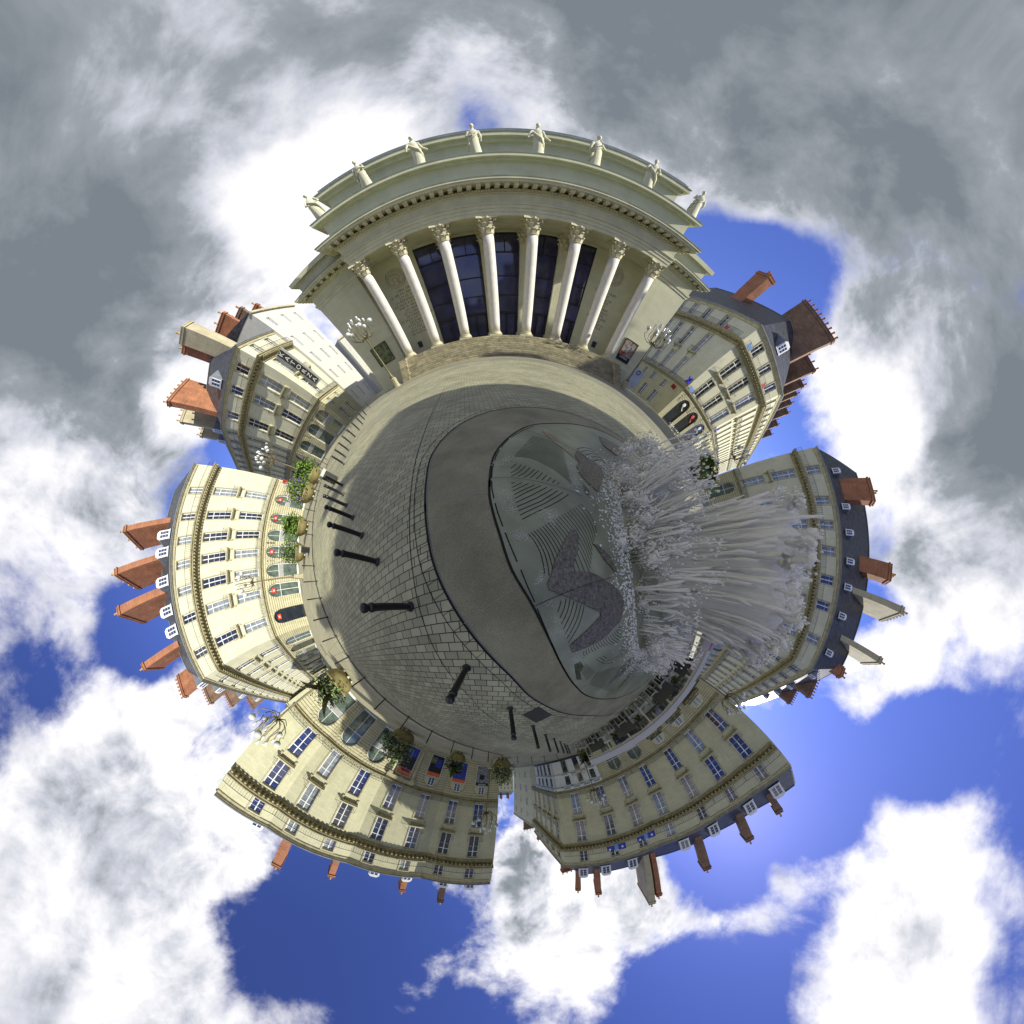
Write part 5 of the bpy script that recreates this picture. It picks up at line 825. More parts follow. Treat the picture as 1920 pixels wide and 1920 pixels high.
# ---------------------------------------------------------------- bollards
b = MB(); b.lathe([(.078, 0), (.082, .012), (.06, .03), (.05, .05), (.047, .56), (.056, .575), (.056, .6), (.044, .61), (.036, .625), (.05, .645), (.056, .67), (.05, .695), (.03, .71), (.0, .715)], 18)
bol_in = b.mesh('bollard', mat('black cast iron', (.012, .012, .017), .32, .3, 5, bump=.15, bscale=40, spec=.6), True)
PLACES = {0: 'farthest one, beside the theatre steps', 15: 'thickest, due left of the basin', 16: 'nearest the paving joint below left of the basin', 17: 'next to the square drain cover'}
for i, (x, y) in enumerate(INNER):
    d = sqrt(x*x+y*y); o = inst('bollard', bol_in, None, (x, y, .004)); lab = PLACES.get(i)
    if lab: lab = 'thick black bollard with ball top, '+lab
    elif i < 7: lab = 'black ball topped bollard in the far row by the shops left of the theatre'
    elif i < 15: lab = 'black ball topped bollard in the sunlit row left of the basin'
    else: lab = 'black ball topped bollard in the row leading from the basin to the white brasserie'
    tag(o, lab, 'bollard', 'black bollards in the inner row' if PLACES.get(i) is None else None)
for lst in (INNER,):
    pass
b = MB(); b.lathe([(.06, 0), (.06, .02), (.033, .04), (.03, .66), (.038, .67), (.038, .69), (.02, .71), (0, .715)], 10); bol_out = b.mesh('bollard', m_iron, True)
for i, (x, y) in enumerate(OUTER+[(-15.6, 23.6), (-17.2, 27), (-12.6, 26.5), (-13.8, 30.5), (-10.9, 31.5), (2.6, -10.6), (4.3, -11.6), (6.1, -12.4), (8.1, -13.0)]):
    o = inst('bollard', bol_out, None, (x, y, .035 if i < 26 else .004)); tag(o, 'thin dark bollard in the outer row along the pavement edge', 'bollard', 'thin bollards of the outer row')
# ---------------------------------------------------------------- lamps
m_bronze2 = mat('old bronze paint', (.17, .145, .075), .45, .25, 3, spec=.5); m_globe = mat('frosted lamp glass', (.62, .66, .66), .15, .08, 3, spec=.8)
def lamp_proto():
    T = thing('street_lamp', 'x', 'street lamp')
    b = MB(); b.prism([(.42*cos(pi/4*k+pi/8), .42*sin(pi/4*k+pi/8)) for k in range(8)], 0, .2); b.prism([(.33*cos(pi/4*k+pi/8), .33*sin(pi/4*k+pi/8)) for k in range(8)], .2, .95); b.lathe([(.34, .95), (.36, 1.02), (.22, 1.15)], 8); b.build('pedestal', mat('pale lamp pedestal', (.40, .37, .24), .8, .15), T)
    b = MB(); b.lathe([(.2, 1.1), (.24, 1.25), (.13, 1.5), (.1, 1.9), (.075, 4.0), (.055, 5.5), (.09, 5.6), (.06, 5.7), (.12, 5.85), (.16, 6.0), (.08, 6.15)], 14); b.build('pole', m_bronze2, T, smooth=True)
    for k in range(15):
        a = 2*pi*k/15+.1; R = (1.15, .8, .45)[k % 3]; top = (6.75, 7.15, 7.5)[k % 3]; d = Vector((cos(a), sin(a))); e = Vector((-sin(a), cos(a)))
        b = MB(); P = [(*(d*.05), 5.9), (*(d*R*.45+e*.05), 5.72+.12*(k % 3)), (*(d*R*.9-e*.06), 6.05), (*(d*R*1.05), 6.4), (*(d*R*.92+e*.04), top-.25), (*(d*R), top)]
        b.tube(P, [.04, .036, .032, .03, .026, .035], 6); ar = b.build('lamp_arm', m_bronze2, T, smooth=True)
        b = MB(); q = d*R
        if k % 3 == 0: b.ball((q.x, q.y, top+.2), .21, 12, 9)
        else: b.lathe([(.03, top), (.075, top+.1), (.095, top+.3), (.06, top+.34)], 9, (q.x, q.y, 0))
        b.build('globe', m_globe, ar, smooth=True)
    return T
LAMPS = [(-8.0, 35.6, 'left of the theatre steps, rising from a pale pedestal'), (18.6, 37.4, 'right of the theatre steps beside the opera poster'), (-21.2, 28.2, 'behind the flower planters at the left corner street'), (-23.0, 12.2, 'in front of the white sunlit house with red shop signs'),
         (-12.5, -1.4, 'between the sunlit house and the shaded curved house'), (.1, -14.8, 'beside the street gap below the film posters'), (14.2, -15.9, 'in front of the white brasserie front'), (23.6, -.6, 'above the cafe awnings between the two stone houses'), (34.2, 33.0, 'behind the fountain before the long row of houses')]
lp = lamp_proto(); _cm = {}
for q in COL.objects:
    if q.parent: _cm.setdefault(q.parent.name, []).append(q)
for i, (x, y, l) in enumerate(LAMPS):
    o = lp if i == 0 else copy_tree(lp, None, _cm); place(o, (x, y, .03 if i in (2, 3, 4, 5) else .004), i*1.3, 'candelabra lamp with white globes, '+l); o['group'] = 'candelabra street lamps'
# ---------------------------------------------------------------- planters
m_bowl = mat('ochre stone bowl', (.27, .235, .10), .8, .2, 2, stain=.3)
m_leaf = mat('green leaves', (.055, .10, .022), .5, .5, 5, c2=(.13, .21, .035), spec=.4); m_leaf2 = mat('lime leaves', (.14, .26, .03), .5, .3, 5, spec=.4); m_ban = mat('banana leaf', (.06, .11, .025), .45, .4, 2, c2=(.13, .22, .05), spec=.4); m_banr = mat('dark red banana leaf', (.055, .03, .02), .45, .5, 3, c2=(.09, .08, .03), spec=.4)
m_flw = mat('white blossom', (.6, .6, .5), .6, .1); m_flv = mat('violet blossom', (.22, .10, .36), .6, .2); m_flp = mat('purple petunia', (.16, .04, .55), .6, .2); m_dkl = mat('dark purple leaves', (.022, .02, .026), .5, .4, 5)
def leaves(b, n, c, R, size, rnd, ks, zs=1.0):
    for _ in range(n):
        a = rnd.uniform(0, 2*pi); t = math.acos(rnd.uniform(-.55, 1)); r = R*rnd.uniform(.35, 1.0)*(1+.18*sin(a*3+t*4)); p = Vector((c[0]+r*sin(t)*cos(a), c[1]+r*sin(t)*sin(a), c[2]+r*cos(t)*zs))
        u = Vector((rnd.gauss(0, 1), rnd.gauss(0, 1), rnd.gauss(0, .6))).normalized(); w = u.cross(Vector((rnd.gauss(0, 1), rnd.gauss(0, 1), rnd.gauss(0, 1)))).normalized(); s = size*rnd.uniform(.6, 1.3)
        b.mi(rnd.choice(ks)); b.add([tuple(p-u*s), tuple(p+w*s*.42), tuple(p+u*s), tuple(p-w*s*.42)], [(0, 1, 2, 3)])
def bigleaf(b, base, a, L, up, w, droop):
    n = 7; pts = []; d = Vector((cos(a), sin(a), 0)); e = Vector((-sin(a), cos(a), 0)); vs = []; fs = []
    for i in range(n+1):
        t = i/n; p = Vector(base)+d*L*(t*.8)+Vector((0, 0, up*t-droop*t*t*L)); ww = w*sin(pi*min(1, max(.04, t*1.02-.02))**.8)*.5+.012
        vs += [tuple(p-e*ww+Vector((0, 0, ww*.35))), tuple(p), tuple(p+e*ww+Vector((0, 0, ww*.35)))]
    for i in range(n): fs += [(i*3, i*3+1, i*3+4, i*3+3), (i*3+1, i*3+2, i*3+5, i*3+4)]
    b.add(vs, fs)
def planter(x, y, s, kind, label, seed, z=.03):
    T = thing('planter', label, 'planter', (x, y, z), 0, 'bowl planters round the square'); rnd = random.Random(seed)
    b = MB(); b.lathe([(.34*s, .1*s), (.55*s, .2*s), (.68*s, .42*s), (.72*s, .66*s), (.76*s, .7*s), (.74*s, .74*s), (.62*s, .7*s)], 24); b.build('bowl', m_bowl, T, smooth=True)
    b = MB()
    for k in range(6): a = 2*pi*k/6; b.ball((.36*s*cos(a), .36*s*sin(a), .07*s), .075*s, 8, 6)
    b.build('bowl_feet', mat('white ball feet', (.5, .5, .4), .7, .1), T, smooth=True)
    b = MB(); 
    if kind == 'flower': leaves(b, 1500, (0, 0, 1.05*s), 1.05*s, .085*s, rnd, (0, 0, 0, 1, 4)); leaves(b, 330, (0, 0, 1.1*s), 1.15*s, .045*s, rnd, (2, 2, 3)); 
    elif kind == 'violet': leaves(b, 1300, (0, 0, 1.0*s), .95*s, .085*s, rnd, (0, 0, 1, 1)); leaves(b, 360, (0, 0, 1.05*s), 1.12*s, .06*s, rnd, (3, 3, 5, 3))
    elif kind == 'dark': leaves(b, 1100, (0, 0, .95*s), .85*s, .085*s, rnd, (0, 4, 4, 1)); leaves(b, 160, (0, 0, 1.0*s), .95*s, .045*s, rnd, (2, 3))
    else: leaves(b, 1200, (0, 0, 1.0*s), .9*s, .1*s, rnd, (0, 1, 1, 1))
    b.build('foliage', [m_leaf, m_leaf2, m_flw, m_flv, m_dkl, m_flp], T)
    if kind in ('dark', 'lime'):
        for k in range(10):
            b = MB(); bigleaf(b, (0, 0, .9*s), 2*pi*k/10+rnd.uniform(-.3, .3), rnd.uniform(1.0, 1.5)*s, rnd.uniform(.7, 1.5)*s, .42*s, rnd.uniform(.15, .5)); b.build('banana_leaf', m_banr if rnd.random() < (.55 if kind == 'dark' else .2) else m_ban, T, smooth=True)
    return T
def pol(a, d): return d*sin(radians(a)), d*cos(radians(a))
for k, (a, d, s, kind, lab) in enumerate([(-99.5, 11.3, 1.75, 'dark', 'holding large dark red banana leaves, at the corner by the shaded curved house'), (-136, 10.8, 1.6, 'flower', 'overflowing with white and violet blossom in front of the posters'), (-164, 11.8, 1.3, 'dark', 'with spreading banana leaves hiding the middle poster'), (173.7, 12.2, 1.3, 'flower', 'crowded with white flowers by the street gap'),
        (-55.6, 20.5, 1.4, 'violet', 'with purple petunias in front of the red shop signs'), (-49, 21.5, 1.4, 'lime', 'with lime green leaves and banana plant before the white house'), (-41, 25.5, 1.7, 'violet', 'full of pink and violet flowers near the corner street'), (-37, 28, 1.7, 'lime', 'with bright green leaves at the corner of the side street'),
        (137, 15.5, 1.1, 'dark', 'with a banana plant in front of the white brasserie'), (45.5, 34, 1.7, 'lime', 'of round green shrub right of the fountain spray'), (48.6, 30, 1.2, 'lime', 'of low green leaves just above the fountain plume')]):
    x, y = pol(a, d); planter(x, y, s*.92, kind, 'bowl planter '+lab, 40+k, .03 if k < 8 else .004)
# ---------------------------------------------------------------- bins
def bin_(x, y, rz, lab):
    T = thing('litter_bin', lab, 'litter bin', (x, y, .03), rz); b = MB(); b.box(-.2, .2, -.16, .16, .0, .62); b.build('body', m_iron, T); b = MB(); b.box(-.23, .23, -.19, .19, .62, .76); b.build('lid', mat('pale bin lid', (.45, .46, .42), .5, .1), T)
    b = MB(); b.box(-.14, .14, -.175, -.16, .42, .56); b.build('opening', m_dark, T); b = MB(); b.tube([(-.1, -.17, .16), (0, -.175, .24), (.1, -.17, .3)], .012, 4); b.build('emblem', m_white, T)
bin_(-6.7, 9.3, radians(-35), 'black litter bin with pale lid between the sunlit bollards'); bin_(-12.6, 8.9, radians(-55), 'dark grey litter bin with pale lid below the petunia planter')
# ---------------------------------------------------------------- posters and signs
def wallpt(P, seg, u, out=.1):
    A, B = Vector(P[seg]), Vector(P[seg+1]); d = (B-A).normalized(); q = A+d*u+Vector((d.y, -d.x))*out; return q.x, q.y, math.atan2(d.y, d.x)
SP = [(2.2, -28.2), (-8.4, -25.2), (-17, -18.3), (-23.3, -9.3), (-25.4, -2.8)]; SEP = [(41.2, -1.4), (40.0, -7.5), (37.3, -12.6), (30.5, -21.0), (16.4, -30.2), (17.3, -50)]; WP = [(-60, 1.8), (-41.3, 9.6), (-41.3, 49)]
for seg, u, w, h, z, paint, lab in [(0, 3.6, 2.9, 4.3, .6, [c_gy, (c_bk, 0, 1, .84, 1), (c_bk, .35, .75, .45, .68)], 'black and white film poster nearest the street gap'), (0, 8.6, 2.9, 4.3, .6, [c_bl, (c_or, 0, 1, .84, 1)], 'blue film poster half hidden by banana leaves'),
        (1, 3.0, 2.9, 4.3, .6, [c_bk, (c_bl, .1, .6, .15, .55), (c_grn, .55, .95, .1, .4), (c_or, 0, 1, .82, 1)], 'dark film poster with blue figure and orange strip'), (1, 8.4, 2.7, 5.6, .8, [c_bk, (c_bl, .02, .98, .02, .35), (m_white, .48, .52, .05, .4), (c_or, .02, .98, .78, .98), (c_bl, .12, .78, .8, .88)], 'tall poster with orange head between the portal columns')]:
    x, y, rz = wallpt(SP, seg, u, .12); P_ = poster('film_poster', lab+' on the shaded curved house', (x, y, z), rz, w, h, paint, frame=m_white)
    if seg == 0 and u < 5: inst('lettering', text_mesh('OEDIPE', .5, .004, m_white), P_, (0, -.04, h*.91))
    # blind lunette with a small window over each poster
    if u != 8.4:
        b = MB(); n = 16; r = 1.55; zz = 5.15-z
        b.yprism([(r*cos(pi*k/n), zz+r*sin(pi*k/n)) for k in range(n+1)]+[(-r, zz-.1), (r, zz-.1)][0:2], .05, .1); b.mi(1)
        b.tube([(1.62*cos(pi*k/n), .03, zz+1.62*sin(pi*k/n)) for k in range(n+1)], .07, 5)
        o = b.build('lunette', [m_stone, m_dirt], S_, (0, 0, 0)); o.matrix_local = Matrix.Translation((x-2.2, y+28.2, z)) @ Matrix.Rotation(rz, 4, 'Z')
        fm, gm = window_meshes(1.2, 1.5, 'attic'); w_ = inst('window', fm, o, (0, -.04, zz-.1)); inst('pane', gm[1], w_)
# portal columns
for du in (-2.0, 2.0):
    x, y, rz = wallpt(SP, 1, 8.4+du, .35); b = MB(); b.box(-.35, .35, -.35, .35, 0, .5); b.lathe([(.3, .5), (.27, .7), (.24, 6.3), (.3, 6.4)], 14); b.box(-.35, .35, -.35, .35, 6.4, 6.8); o = b.build('portal_column', m_trim, S_, (x-2.2, y+28.2, 0), rz)
x, y, rz = wallpt(SP, 1, 8.4, .35); b = MB(); b.box(-2.5, 2.5, -.3, .33, 6.8, 7.4); b.tube([(.42*cos(2*pi*k/14), -.32, 7.05+.42*sin(2*pi*k/14)) for k in range(15)], .07, 5); b.build('portal_lintel', m_trim, S_, (x-2.2, y+28.2, 0), rz)
# red shop signs on the sunlit house
for k, u in enumerate([3.8, 9.7, 18.8, 33.3]+[14.3+13.4]):
    x, y, rz = wallpt(WP, 1, u, -.05); b = MB(); b.box(-.55, .55, -.03, .03, 0, .75); b.mi(1); b.box(-.2, .2, -.045, -.03, .25, .55); b.mi(0); b.box(-.08, .08, -.06, -.045, .33, .47); o = b.build('shop_sign', [mat('bright red sign', (.62, .045, .02), .5, .05), m_white], None, (x, y, 5.3), rz)
    tag(o, 'red square sign hanging in the arch of the sunlit house, '+['nearest the street corner', 'second arch from the corner', 'in the middle arch', 'last arch but one', 'third from the end'][k], 'sign', 'red signs in the arches')
x, y, rz = wallpt(WP, 1, 38.8, .6); b = MB(); b.box(-.03, .03, -.5, .5, 0, .9); b.tube([(0, .5, .9), (0, .7, 1.0)], .02, 4); o = b.build('hanging_sign', MATS['bright red sign'], None, (x, y, 5.6), rz); tag(o, 'red sign sticking out from the end corner of the white sunlit house', 'sign')
# cinema sign
T = thing('cinema_sign', 'tall vertical sign of seven black letter boxes reading KATORZA', 'sign', (-26.2, 64.6, 10.2)); b = MB(); b.box(-1.0, 1.0, .12, .2, -.1, 8.6); b.build('backing', m_wht, T)
for k, ch in enumerate('KATORZA'):
    z = 7.4-k*1.18; b = MB(); b.box(-.52, .62, 0, .1, z, z+1.1); o = b.build('letter_box', m_iron, T); inst('lettering', text_mesh(ch, 1.15, .01, m_white), o, (.05, -.012, z+.53))
# cafe sign boards
for k, (seg, u) in enumerate([(0, 3.6), (1, 2.7), (2, 2.3)]):
    x, y, rz = wallpt(SEP, seg, u, .18); T = thing('cafe_sign', 'black cafe name board with yellow capitals under the '+['easternmost', 'middle', 'westernmost'][k]+' lunette', 'sign', (x, y, 3.95), rz, 'cafe name boards'); b = MB(); b.box(-2.0, 2.0, -.08, .1, 0, .72); b.yprism([(-1.5, 0), (1.5, 0), (1.1, -.3), (-1.1, -.3)], -.08, .1); b.build('board', m_iron, T); inst('lettering', text_mesh('MOLIERE CAFE', .56, .01, c_ye), T, (0, -.095, .36))
    b = MB(); n = 16; r = 1.58
    b.yprism([(r*cos(pi*k2/n), r*sin(pi*k2/n)) for k2 in range(n+1)], .02, .12); o = b.build('lunette', m_render, SE_, (0, 0, 0)); o.matrix_local = Matrix.Translation((x-41.2, y+1.4, 5.2)) @ Matrix.Rotation(rz, 4, 'Z')
    fm, gm = window_meshes(1.5, 1.3, 'attic'); w_ = inst('window', fm, o, (0, -.06, .02)); inst('pane', gm[2], w_)
# white brasserie front
m_cig = mat('white enamelled woodwork', (.62, .66, .66), .35, .06, 2); m_teal = mat('teal ceramic', (.08, .20, .22), .3, .3, 4)
def brasserie(seg, u0, u1, name):
    x, y, rz = wallpt(SEP, seg, u0, .02); L = u1-u0; T = thing('brasserie_front', name, 'shop front', (x, y, 0), rz); b = MB(); b.box(0, L, -.18, 0, .55, 7.2); b.mi(1); b.box(0, L, -.22, 0, 0, .55); b.mi(0); b.box(-.05, L+.05, -.45, 0, 3.75, 4.05); b.box(-.05, L+.05, -.5, 0, 6.7, 7.3)
    n = int(L/.42)
    for i in range(n+1): xx = L*i/n; b.box(xx-.05, xx+.05, -.24, -.18, .7, 3.6) if i % 2 else b.box(xx-.05, xx+.05, -.24, -.18, 4.2, 6.5)
    for i in range(n): xx = L*(i+.5)/n; b.box(xx-.1, xx+.1, -.21, -.18, 4.5, 6.2)
    b.mi(2); k = 0
    for i in range(int(L/2.2)): xx = 1.1+2.2*i; b.box(xx-.7, xx+.7, -.47, -.45, 3.83, 3.98); b.box(xx-.7, xx+.7, -.53, -.5, 6.85, 7.1); b.ball((xx+1.0, -.4, 6.75), (.3, .12, .25), 8, 5)
    b.build('woodwork', [m_cig, m_iron, m_teal], T)
    for i in range(int(L/2.9)):
        xx = 1.4+2.9*i; b = MB(); b.box(xx-.55, xx+.55, -.27, -.2, 4.35, 6.3); b.build('upper_window', m_glass, T); b = MB(); b.box(xx-.6, xx+.6, -.27, -.2, .6, 3.5); b.build('shop_window', m_glass, T)
    return T
T = brasserie(3, 6.6, 16.75, 'white panelled brasserie front with teal ornaments and gold letters reading LA CIGALE'); inst('lettering', text_mesh('CIGALE', 1.05, .02, mat('gold lettering', (.45, .36, .12), .4, .1)), T, (4.3, -.52, 4.25))
brasserie(4, .1, 13.5, 'white panelled side of the brasserie running down the street')
# flags on the balconies
for k, (seg, u, lab) in enumerate([(3, 7.4, 'left'), (3, 2.0, 'right')]):
    x, y, rz = wallpt(SEP, seg, u, 1.05); b = MB()
    for i, m in enumerate((0, 0, 1, 0, 0)): b.mi(m); b.box(-1.6+.66*i, -1.6+.66*(i+1), -.03, .0, .0, 1.15-.1*i); 
    b.mi(2); b.ball((-1.0, -.05, .6), (.2, .03, .2), 8, 5); b.ball((1.2, -.05, .6), (.2, .03, .2), 8, 5); b.box(-.2, .2, -.04, -.03, .95, 1.1)
    o = b.build('banner', [c_bl, mat('light blue cloth', (.14, .30, .62), .7, .1), m_white], None, (x, y, ZC+.1), rz); tag(o, 'blue banner draped over the upper balcony above the cafe, the '+lab+' one', 'banner', 'blue banners')
NEP = [(43, 96), (43, 64.5), (57, 66), (81, 84)]
for k, (seg, u, z, sc_, col, lab) in enumerate([(0, 31.0, ZS, 1.3, 'bb', 'blue crossed ornament on the corner of the cream house balcony'), (1, .8, ZS, 1.0, 'lb', 'light blue cloth hung on the balcony corner of the cream house'), (2, .8, ZS, 1.0, 'bb', 'blue ornament on the balcony of the long street row'), (1, 1.0, ZC, 1.0, 'lb', 'light blue cloth on the top balcony of the cream house'), (1, 9.5, ZC, .9, 'rd', 'red ribbon on the top balcony of the cream house'), (0, 27.5, ZC, .9, 'rd', 'small red ribbon on the shaded side balcony of the cream house')]):
    x, y, rz = wallpt(NEP, seg, u, .9 if z > 10 else .5); b = MB(); mm = {'bb': mat('vivid blue', (.03, .03, .75), .5, .1), 'lb': mat('light blue cloth', (.14, .30, .62)), 'rd': c_red}[col]
    if col == 'bb':
        for q in range(4): a = pi/4+q*pi/2; b.tube([(0, 0, 1), (.7*cos(a), 0, 1+.7*sin(a))], [.18, .1], 6)
    else: b.yprism([(-.6, .1), (.5, 0), (.6, .9), (.1, .7), (-.5, 1.0)], -.05, 0)
    o = b.build('balcony_cloth', mm, None, (x, y, z+.1), rz); o.scale = (sc_,)*3; tag(o, lab, 'decoration')
# red cafe signs of the cream house
for k, (u, col) in enumerate([(3.2, m_white), (7.4, MATS['bright red sign']), (11.6, m_white)]):
    x, y, rz = wallpt(NEP, 1, u, -.1); b = MB(); b.ball((0, 0, .9), (.45, .06, .45), 14, 9); b.tube([(0, 0, .5), (.3, 0, 0), (.8, 0, -.3)], .12, 6); o = b.build('cafe_emblem', col, None, (x, y, 4.7), rz); tag(o, ['white round emblem in the left arch of the cream house cafe', 'red round emblem in the middle arch of the cream house cafe', 'white round emblem in the right arch of the cream house cafe'][k], 'sign')
x, y, rz = wallpt(NEP, 0, 29, .6); b = MB(); b.box(-.5, .5, -.04, .04, 0, .9); o = b.build('hanging_sign', c_red, None, (x, y, 6.1), rz+pi/2); tag(o, 'red sign sticking out from the shaded side of the cream house', 'sign')
b = MB(); b.box(-.8, .8, -.04, .04, 1.0, 3.2); b.box(-.06, .06, -.03, .03, 0, 1.0); b.mi(1); b.tube([(.25*cos(2*pi*k/10), -.06, 2.8+.25*sin(2*pi*k/10)) for k in range(11)], .05, 5); o = b.build('notice_board', [mat('pale blue board', (.45, .5, .58), .5), m_iron], None, (20.6, 40.2, 0), .1); tag(o, 'pale blue notice board on a post right of the theatre steps', 'notice board')
# ---------------------------------------------------------------- cafe terrace
m_canvas = mat('off white awning canvas', (.42, .42, .39), .8, .06, 2); m_alu = mat('white aluminium tube', (.55, .56, .55), .35, .05, metal=.2)
AZ = [136, 127, 119, 110.5, 102, 93, 84.5]; RF = [11.2, 10.2, 9.7, 9.6, 10.0, 11.5, 14.5]; ord_ = ['westernmost', 'second from the west', 'third from the west', 'third from the east', 'second from the east', 'easternmost']
for i in range(6):
    p = [pol(AZ[i], RF[i]), pol(AZ[i+1], RF[i+1]), pol(AZ[i+1], RF[i+1]+4.0), pol(AZ[i], RF[i]+4.0)]; c = ((p[0][0]+p[1][0])/2, (p[0][1]+p[1][1])/2)
    T = thing('awning', 'off white canvas awning on thin white poles over the cafe terrace, '+ord_[i], 'awning', (*c, 0), 0, 'cafe terrace awnings'); q = [(x-c[0], y-c[1]) for x, y in p]; mid = ((q[0][0]+q[1][0])/2, (q[0][1]+q[1][1])/2)
    b = MB(); zf, zb_ = 1.55, (2.25, 2.25, 2.2, 2.15, 2.05, 1.95)[i]; b.quad((*q[0], zf), (*q[1], zf), (*q[2], zb_), (*q[3], zb_)); b.quad((*q[3], zb_+.03), (*q[2], zb_+.03), (*q[1], zf+.03), (*q[0], zf+.03))
    n = 8; sc_ = .06
    for k in range(n):
        t0, t1 = k/n, (k+1)/n; f = lambda t: (q[0][0]+(q[1][0]-q[0][0])*t, q[0][1]+(q[1][1]-q[0][1])*t); g = lambda t: .10+.07*abs(2*t-1)
        b.quad((*f(t1), zf), (*f(t0), zf), (*f(t0), zf-g(t0)), (*f(t1), zf-g(t1)))
    b.build('canvas', m_canvas, T)
    for k, s in ((0, .04), (1, -.04), (2, -.04), (3, .04)):
        b = MB(); x, y = q[k]; b.tube([(x*.97, y*.97, 0), (x*.97, y*.97, zf-.02 if k < 2 else zb_-.03)], .028, 6); b.build('pole', m_alu, T)
def chair_proto():
    T = thing('cafe_chair', 'x', 'chair'); b = MB(); b.box(-.17, .17, -.16, .16, .30, .325); b.build('seat', mat('grey woven seat', (.2, .21, .2), .7), T); b = MB()
    b.box(-.17, .17, .15, .17, .42, .62); b.build('backrest', m_alu, T)
    for sx in (-1, 1):
        for y0, h in ((-.15, .3), (.16, .62)):
            b = MB(); b.tube([(sx*.17, y0*1.15, 0), (sx*.165, y0, .3), (sx*.165, y0+(.02 if h > .5 else 0), h)], .013, 5); b.build('leg', m_alu, T)
    return T
def table_proto():
    T = thing('cafe_table', 'x', 'table'); b = MB(); b.lathe([(.27, .485), (.28, .5), (.27, .515)], 16); b.build('table_top', mat('pale table top', (.42, .44, .42), .3), T); b = MB(); b.tube([(0, 0, .02), (0, 0, .49)], .02, 6); b.lathe([(.17, 0), (.16, .02), (.03, .04)], 12); b.build('leg', m_alu, T); return T
cp, tp = chair_proto(), table_proto(); _cm = {}
for q in COL.objects:
    if q.parent: _cm.setdefault(q.parent.name, []).append(q)
rc = random.Random(9); n = 0
for row in range(3):
    for i in range(11 if row else 12):
        a = 138-54*(i+.3*row)/11; Rr = (9.5 if a < 120 else 9.5+(a-120)*.1); Rr = max(Rr, 9.5+max(0, 97-a)*.34)-.6+1.25*row; x, y = pol(a, Rr)
        o = copy_tree(tp, None, _cm) if n else tp; place(o, (x, y, .004), 0, 'small round cafe table under the awnings'); o['group'] = 'cafe tables under the awnings'
        for k in range(2):
            ang = radians(-a)+(pi/2 if k else -pi/2)+rc.uniform(-.4, .4); cx_, cy_ = x+.42*cos(ang-pi/2), y+.42*sin(ang-pi/2)
            o = copy_tree(cp, None, _cm) if n or k else cp; place(o, (cx_, cy_, .004), ang, 'white metal cafe chair under the awnings'); o['group'] = 'cafe chairs under the awnings'
        n += 1
for i in range(16):
    x = 45.2+.78*i; o = copy_tree(cp, None, _cm); place(o, (x, 61.6+.1*i, .004), rc.uniform(-.4, .4), 'white cafe chair in front of the cream house', 1.5); o['group'] = 'cafe chairs before the cream house'
    if i % 2: o = copy_tree(tp, None, _cm); place(o, (x, 60.7+.1*i, .004), 0, 'cafe table in front of the cream house', 1.5); o['group'] = 'cafe tables before the cream house'
for k, (a, d) in enumerate([(119, 9.0), (101, 9.2), (91, 11), (131, 10.6)]):
    x, y = pol(a, d); b = MB(); b.box(-.55, .55, -.02, .02, .05, 1.15); b.box(-.5, -.46, -.15, .15, 0, .05); b.box(.46, .5, -.15, .15, 0, .05); o = b.build('wind_screen', mat('dark screen', (.02, .022, .03), .25, .3, spec=.6), None, (x, y, .004), radians(-a)); tag(o, 'dark standing wind screen of the cafe terrace, '+['between the middle awnings', 'behind the low jets of the fountain', 'nearest the street to the east', 'towards the white brasserie'][k], 'screen', 'terrace wind screens')
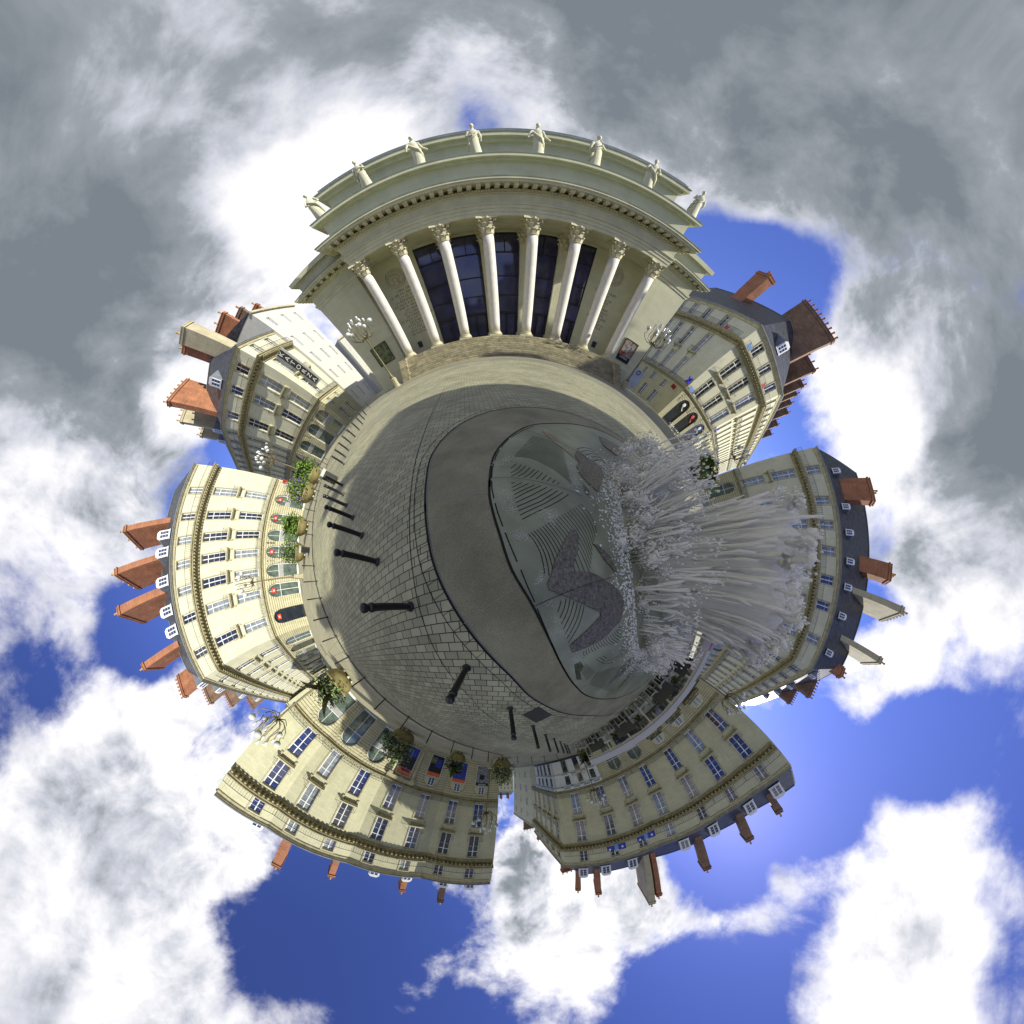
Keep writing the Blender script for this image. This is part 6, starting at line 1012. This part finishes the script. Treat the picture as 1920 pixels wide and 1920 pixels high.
for k, (a, d) in enumerate([(113, 11.5), (104, 11.8), (96, 13.5), (123, 12)]):
    x, y = pol(a, d); T = thing('potted_plant', 'small green plant in a dark pot on the cafe terrace, '+['in the middle', 'right of the middle', 'at its east end', 'left of the middle'][k], 'plant', (x, y, .004), 0, 'plants on the cafe terrace'); b = MB(); b.lathe([(.14, 0), (.18, .35), (.16, .35)], 12); b.build('pot', m_iron, T); b = MB(); leaves(b, 260, (0, 0, .62), .36, .07, rc, (0, 1)); b.build('foliage', [m_leaf, m_leaf2], T)
# dark cafe interior behind the terrace
for seg in range(3):
    A, B_ = Vector(SEP[seg]), Vector(SEP[seg+1]); L = (B_-A).length; x, y, rz = wallpt(SEP, seg, 0.05, .06); T = inst('cafe_front', None, SE_, (x-41.2, y+1.4, 0), rz); b = MB(); b.box(0, L-.1, 0, .04, 0, 3.7); b.build('glass_wall', m_glass, T); b = MB(); n = max(2, int(L/1.3))
    for i in range(n+1): xx = (L-.1)*i/n; b.box(xx-.04, xx+.04, -.06, 0, 0, 3.7)
    b.box(0, L-.1, -.3, .0, 3.6, 3.8); b.build('mullions', m_iron, T)
x, y, rz = wallpt([(57.5, 12.5), (84, 1.0)], 0, 3, .4); T = thing('shop_awning', 'red awning strip on the dark shop of the street right of the fountain', 'awning', (x, y, 0), rz); b = MB(); b.box(0, 9, -1.2, 0, 3.4, 3.6); b.build('canvas', c_red, T); b = MB(); b.box(-1, 20, -.05, .2, 0, 4.4); b.build('shop_glass', m_glass, T)
# street trees beyond
def tree(x, y, h, R, lab, seed):
    T = thing('tree', lab, 'tree', (x, y, 0)); r_ = random.Random(seed); b = MB(); b.tube([(0, 0, 0), (.1, .05, h*.3), (-.1, .1, h*.6)], [.3, .22, .12], 8)
    for k in range(5): a = k*1.3; b.tube([(0, 0, h*.35+.3*k), (R*.5*cos(a), R*.5*sin(a), h*.7), (R*.8*cos(a), R*.8*sin(a), h*.85)], [.12, .07, .03], 5)
    b.build('trunk', mat('bark', (.1, .08, .05), .9, .3), T); b = MB()
    for k in range(9): c = (r_.gauss(0, R*.45), r_.gauss(0, R*.45), h*.72+r_.gauss(0, R*.35)); leaves(b, 420, c, R*.55, .2, r_, (0, 0, 1) if k % 3 == 0 else (0,))
    b.build('crown', [m_leaf, mat('mid green leaves', (.08, .14, .025), .5, .3)], T)
tree(4, -92, 13, 6, 'leafy green tree far down the street below the square, left of the gap', 1); tree(11, -98, 12, 5, 'leafy green tree far down the street below the square, right of the gap', 2)
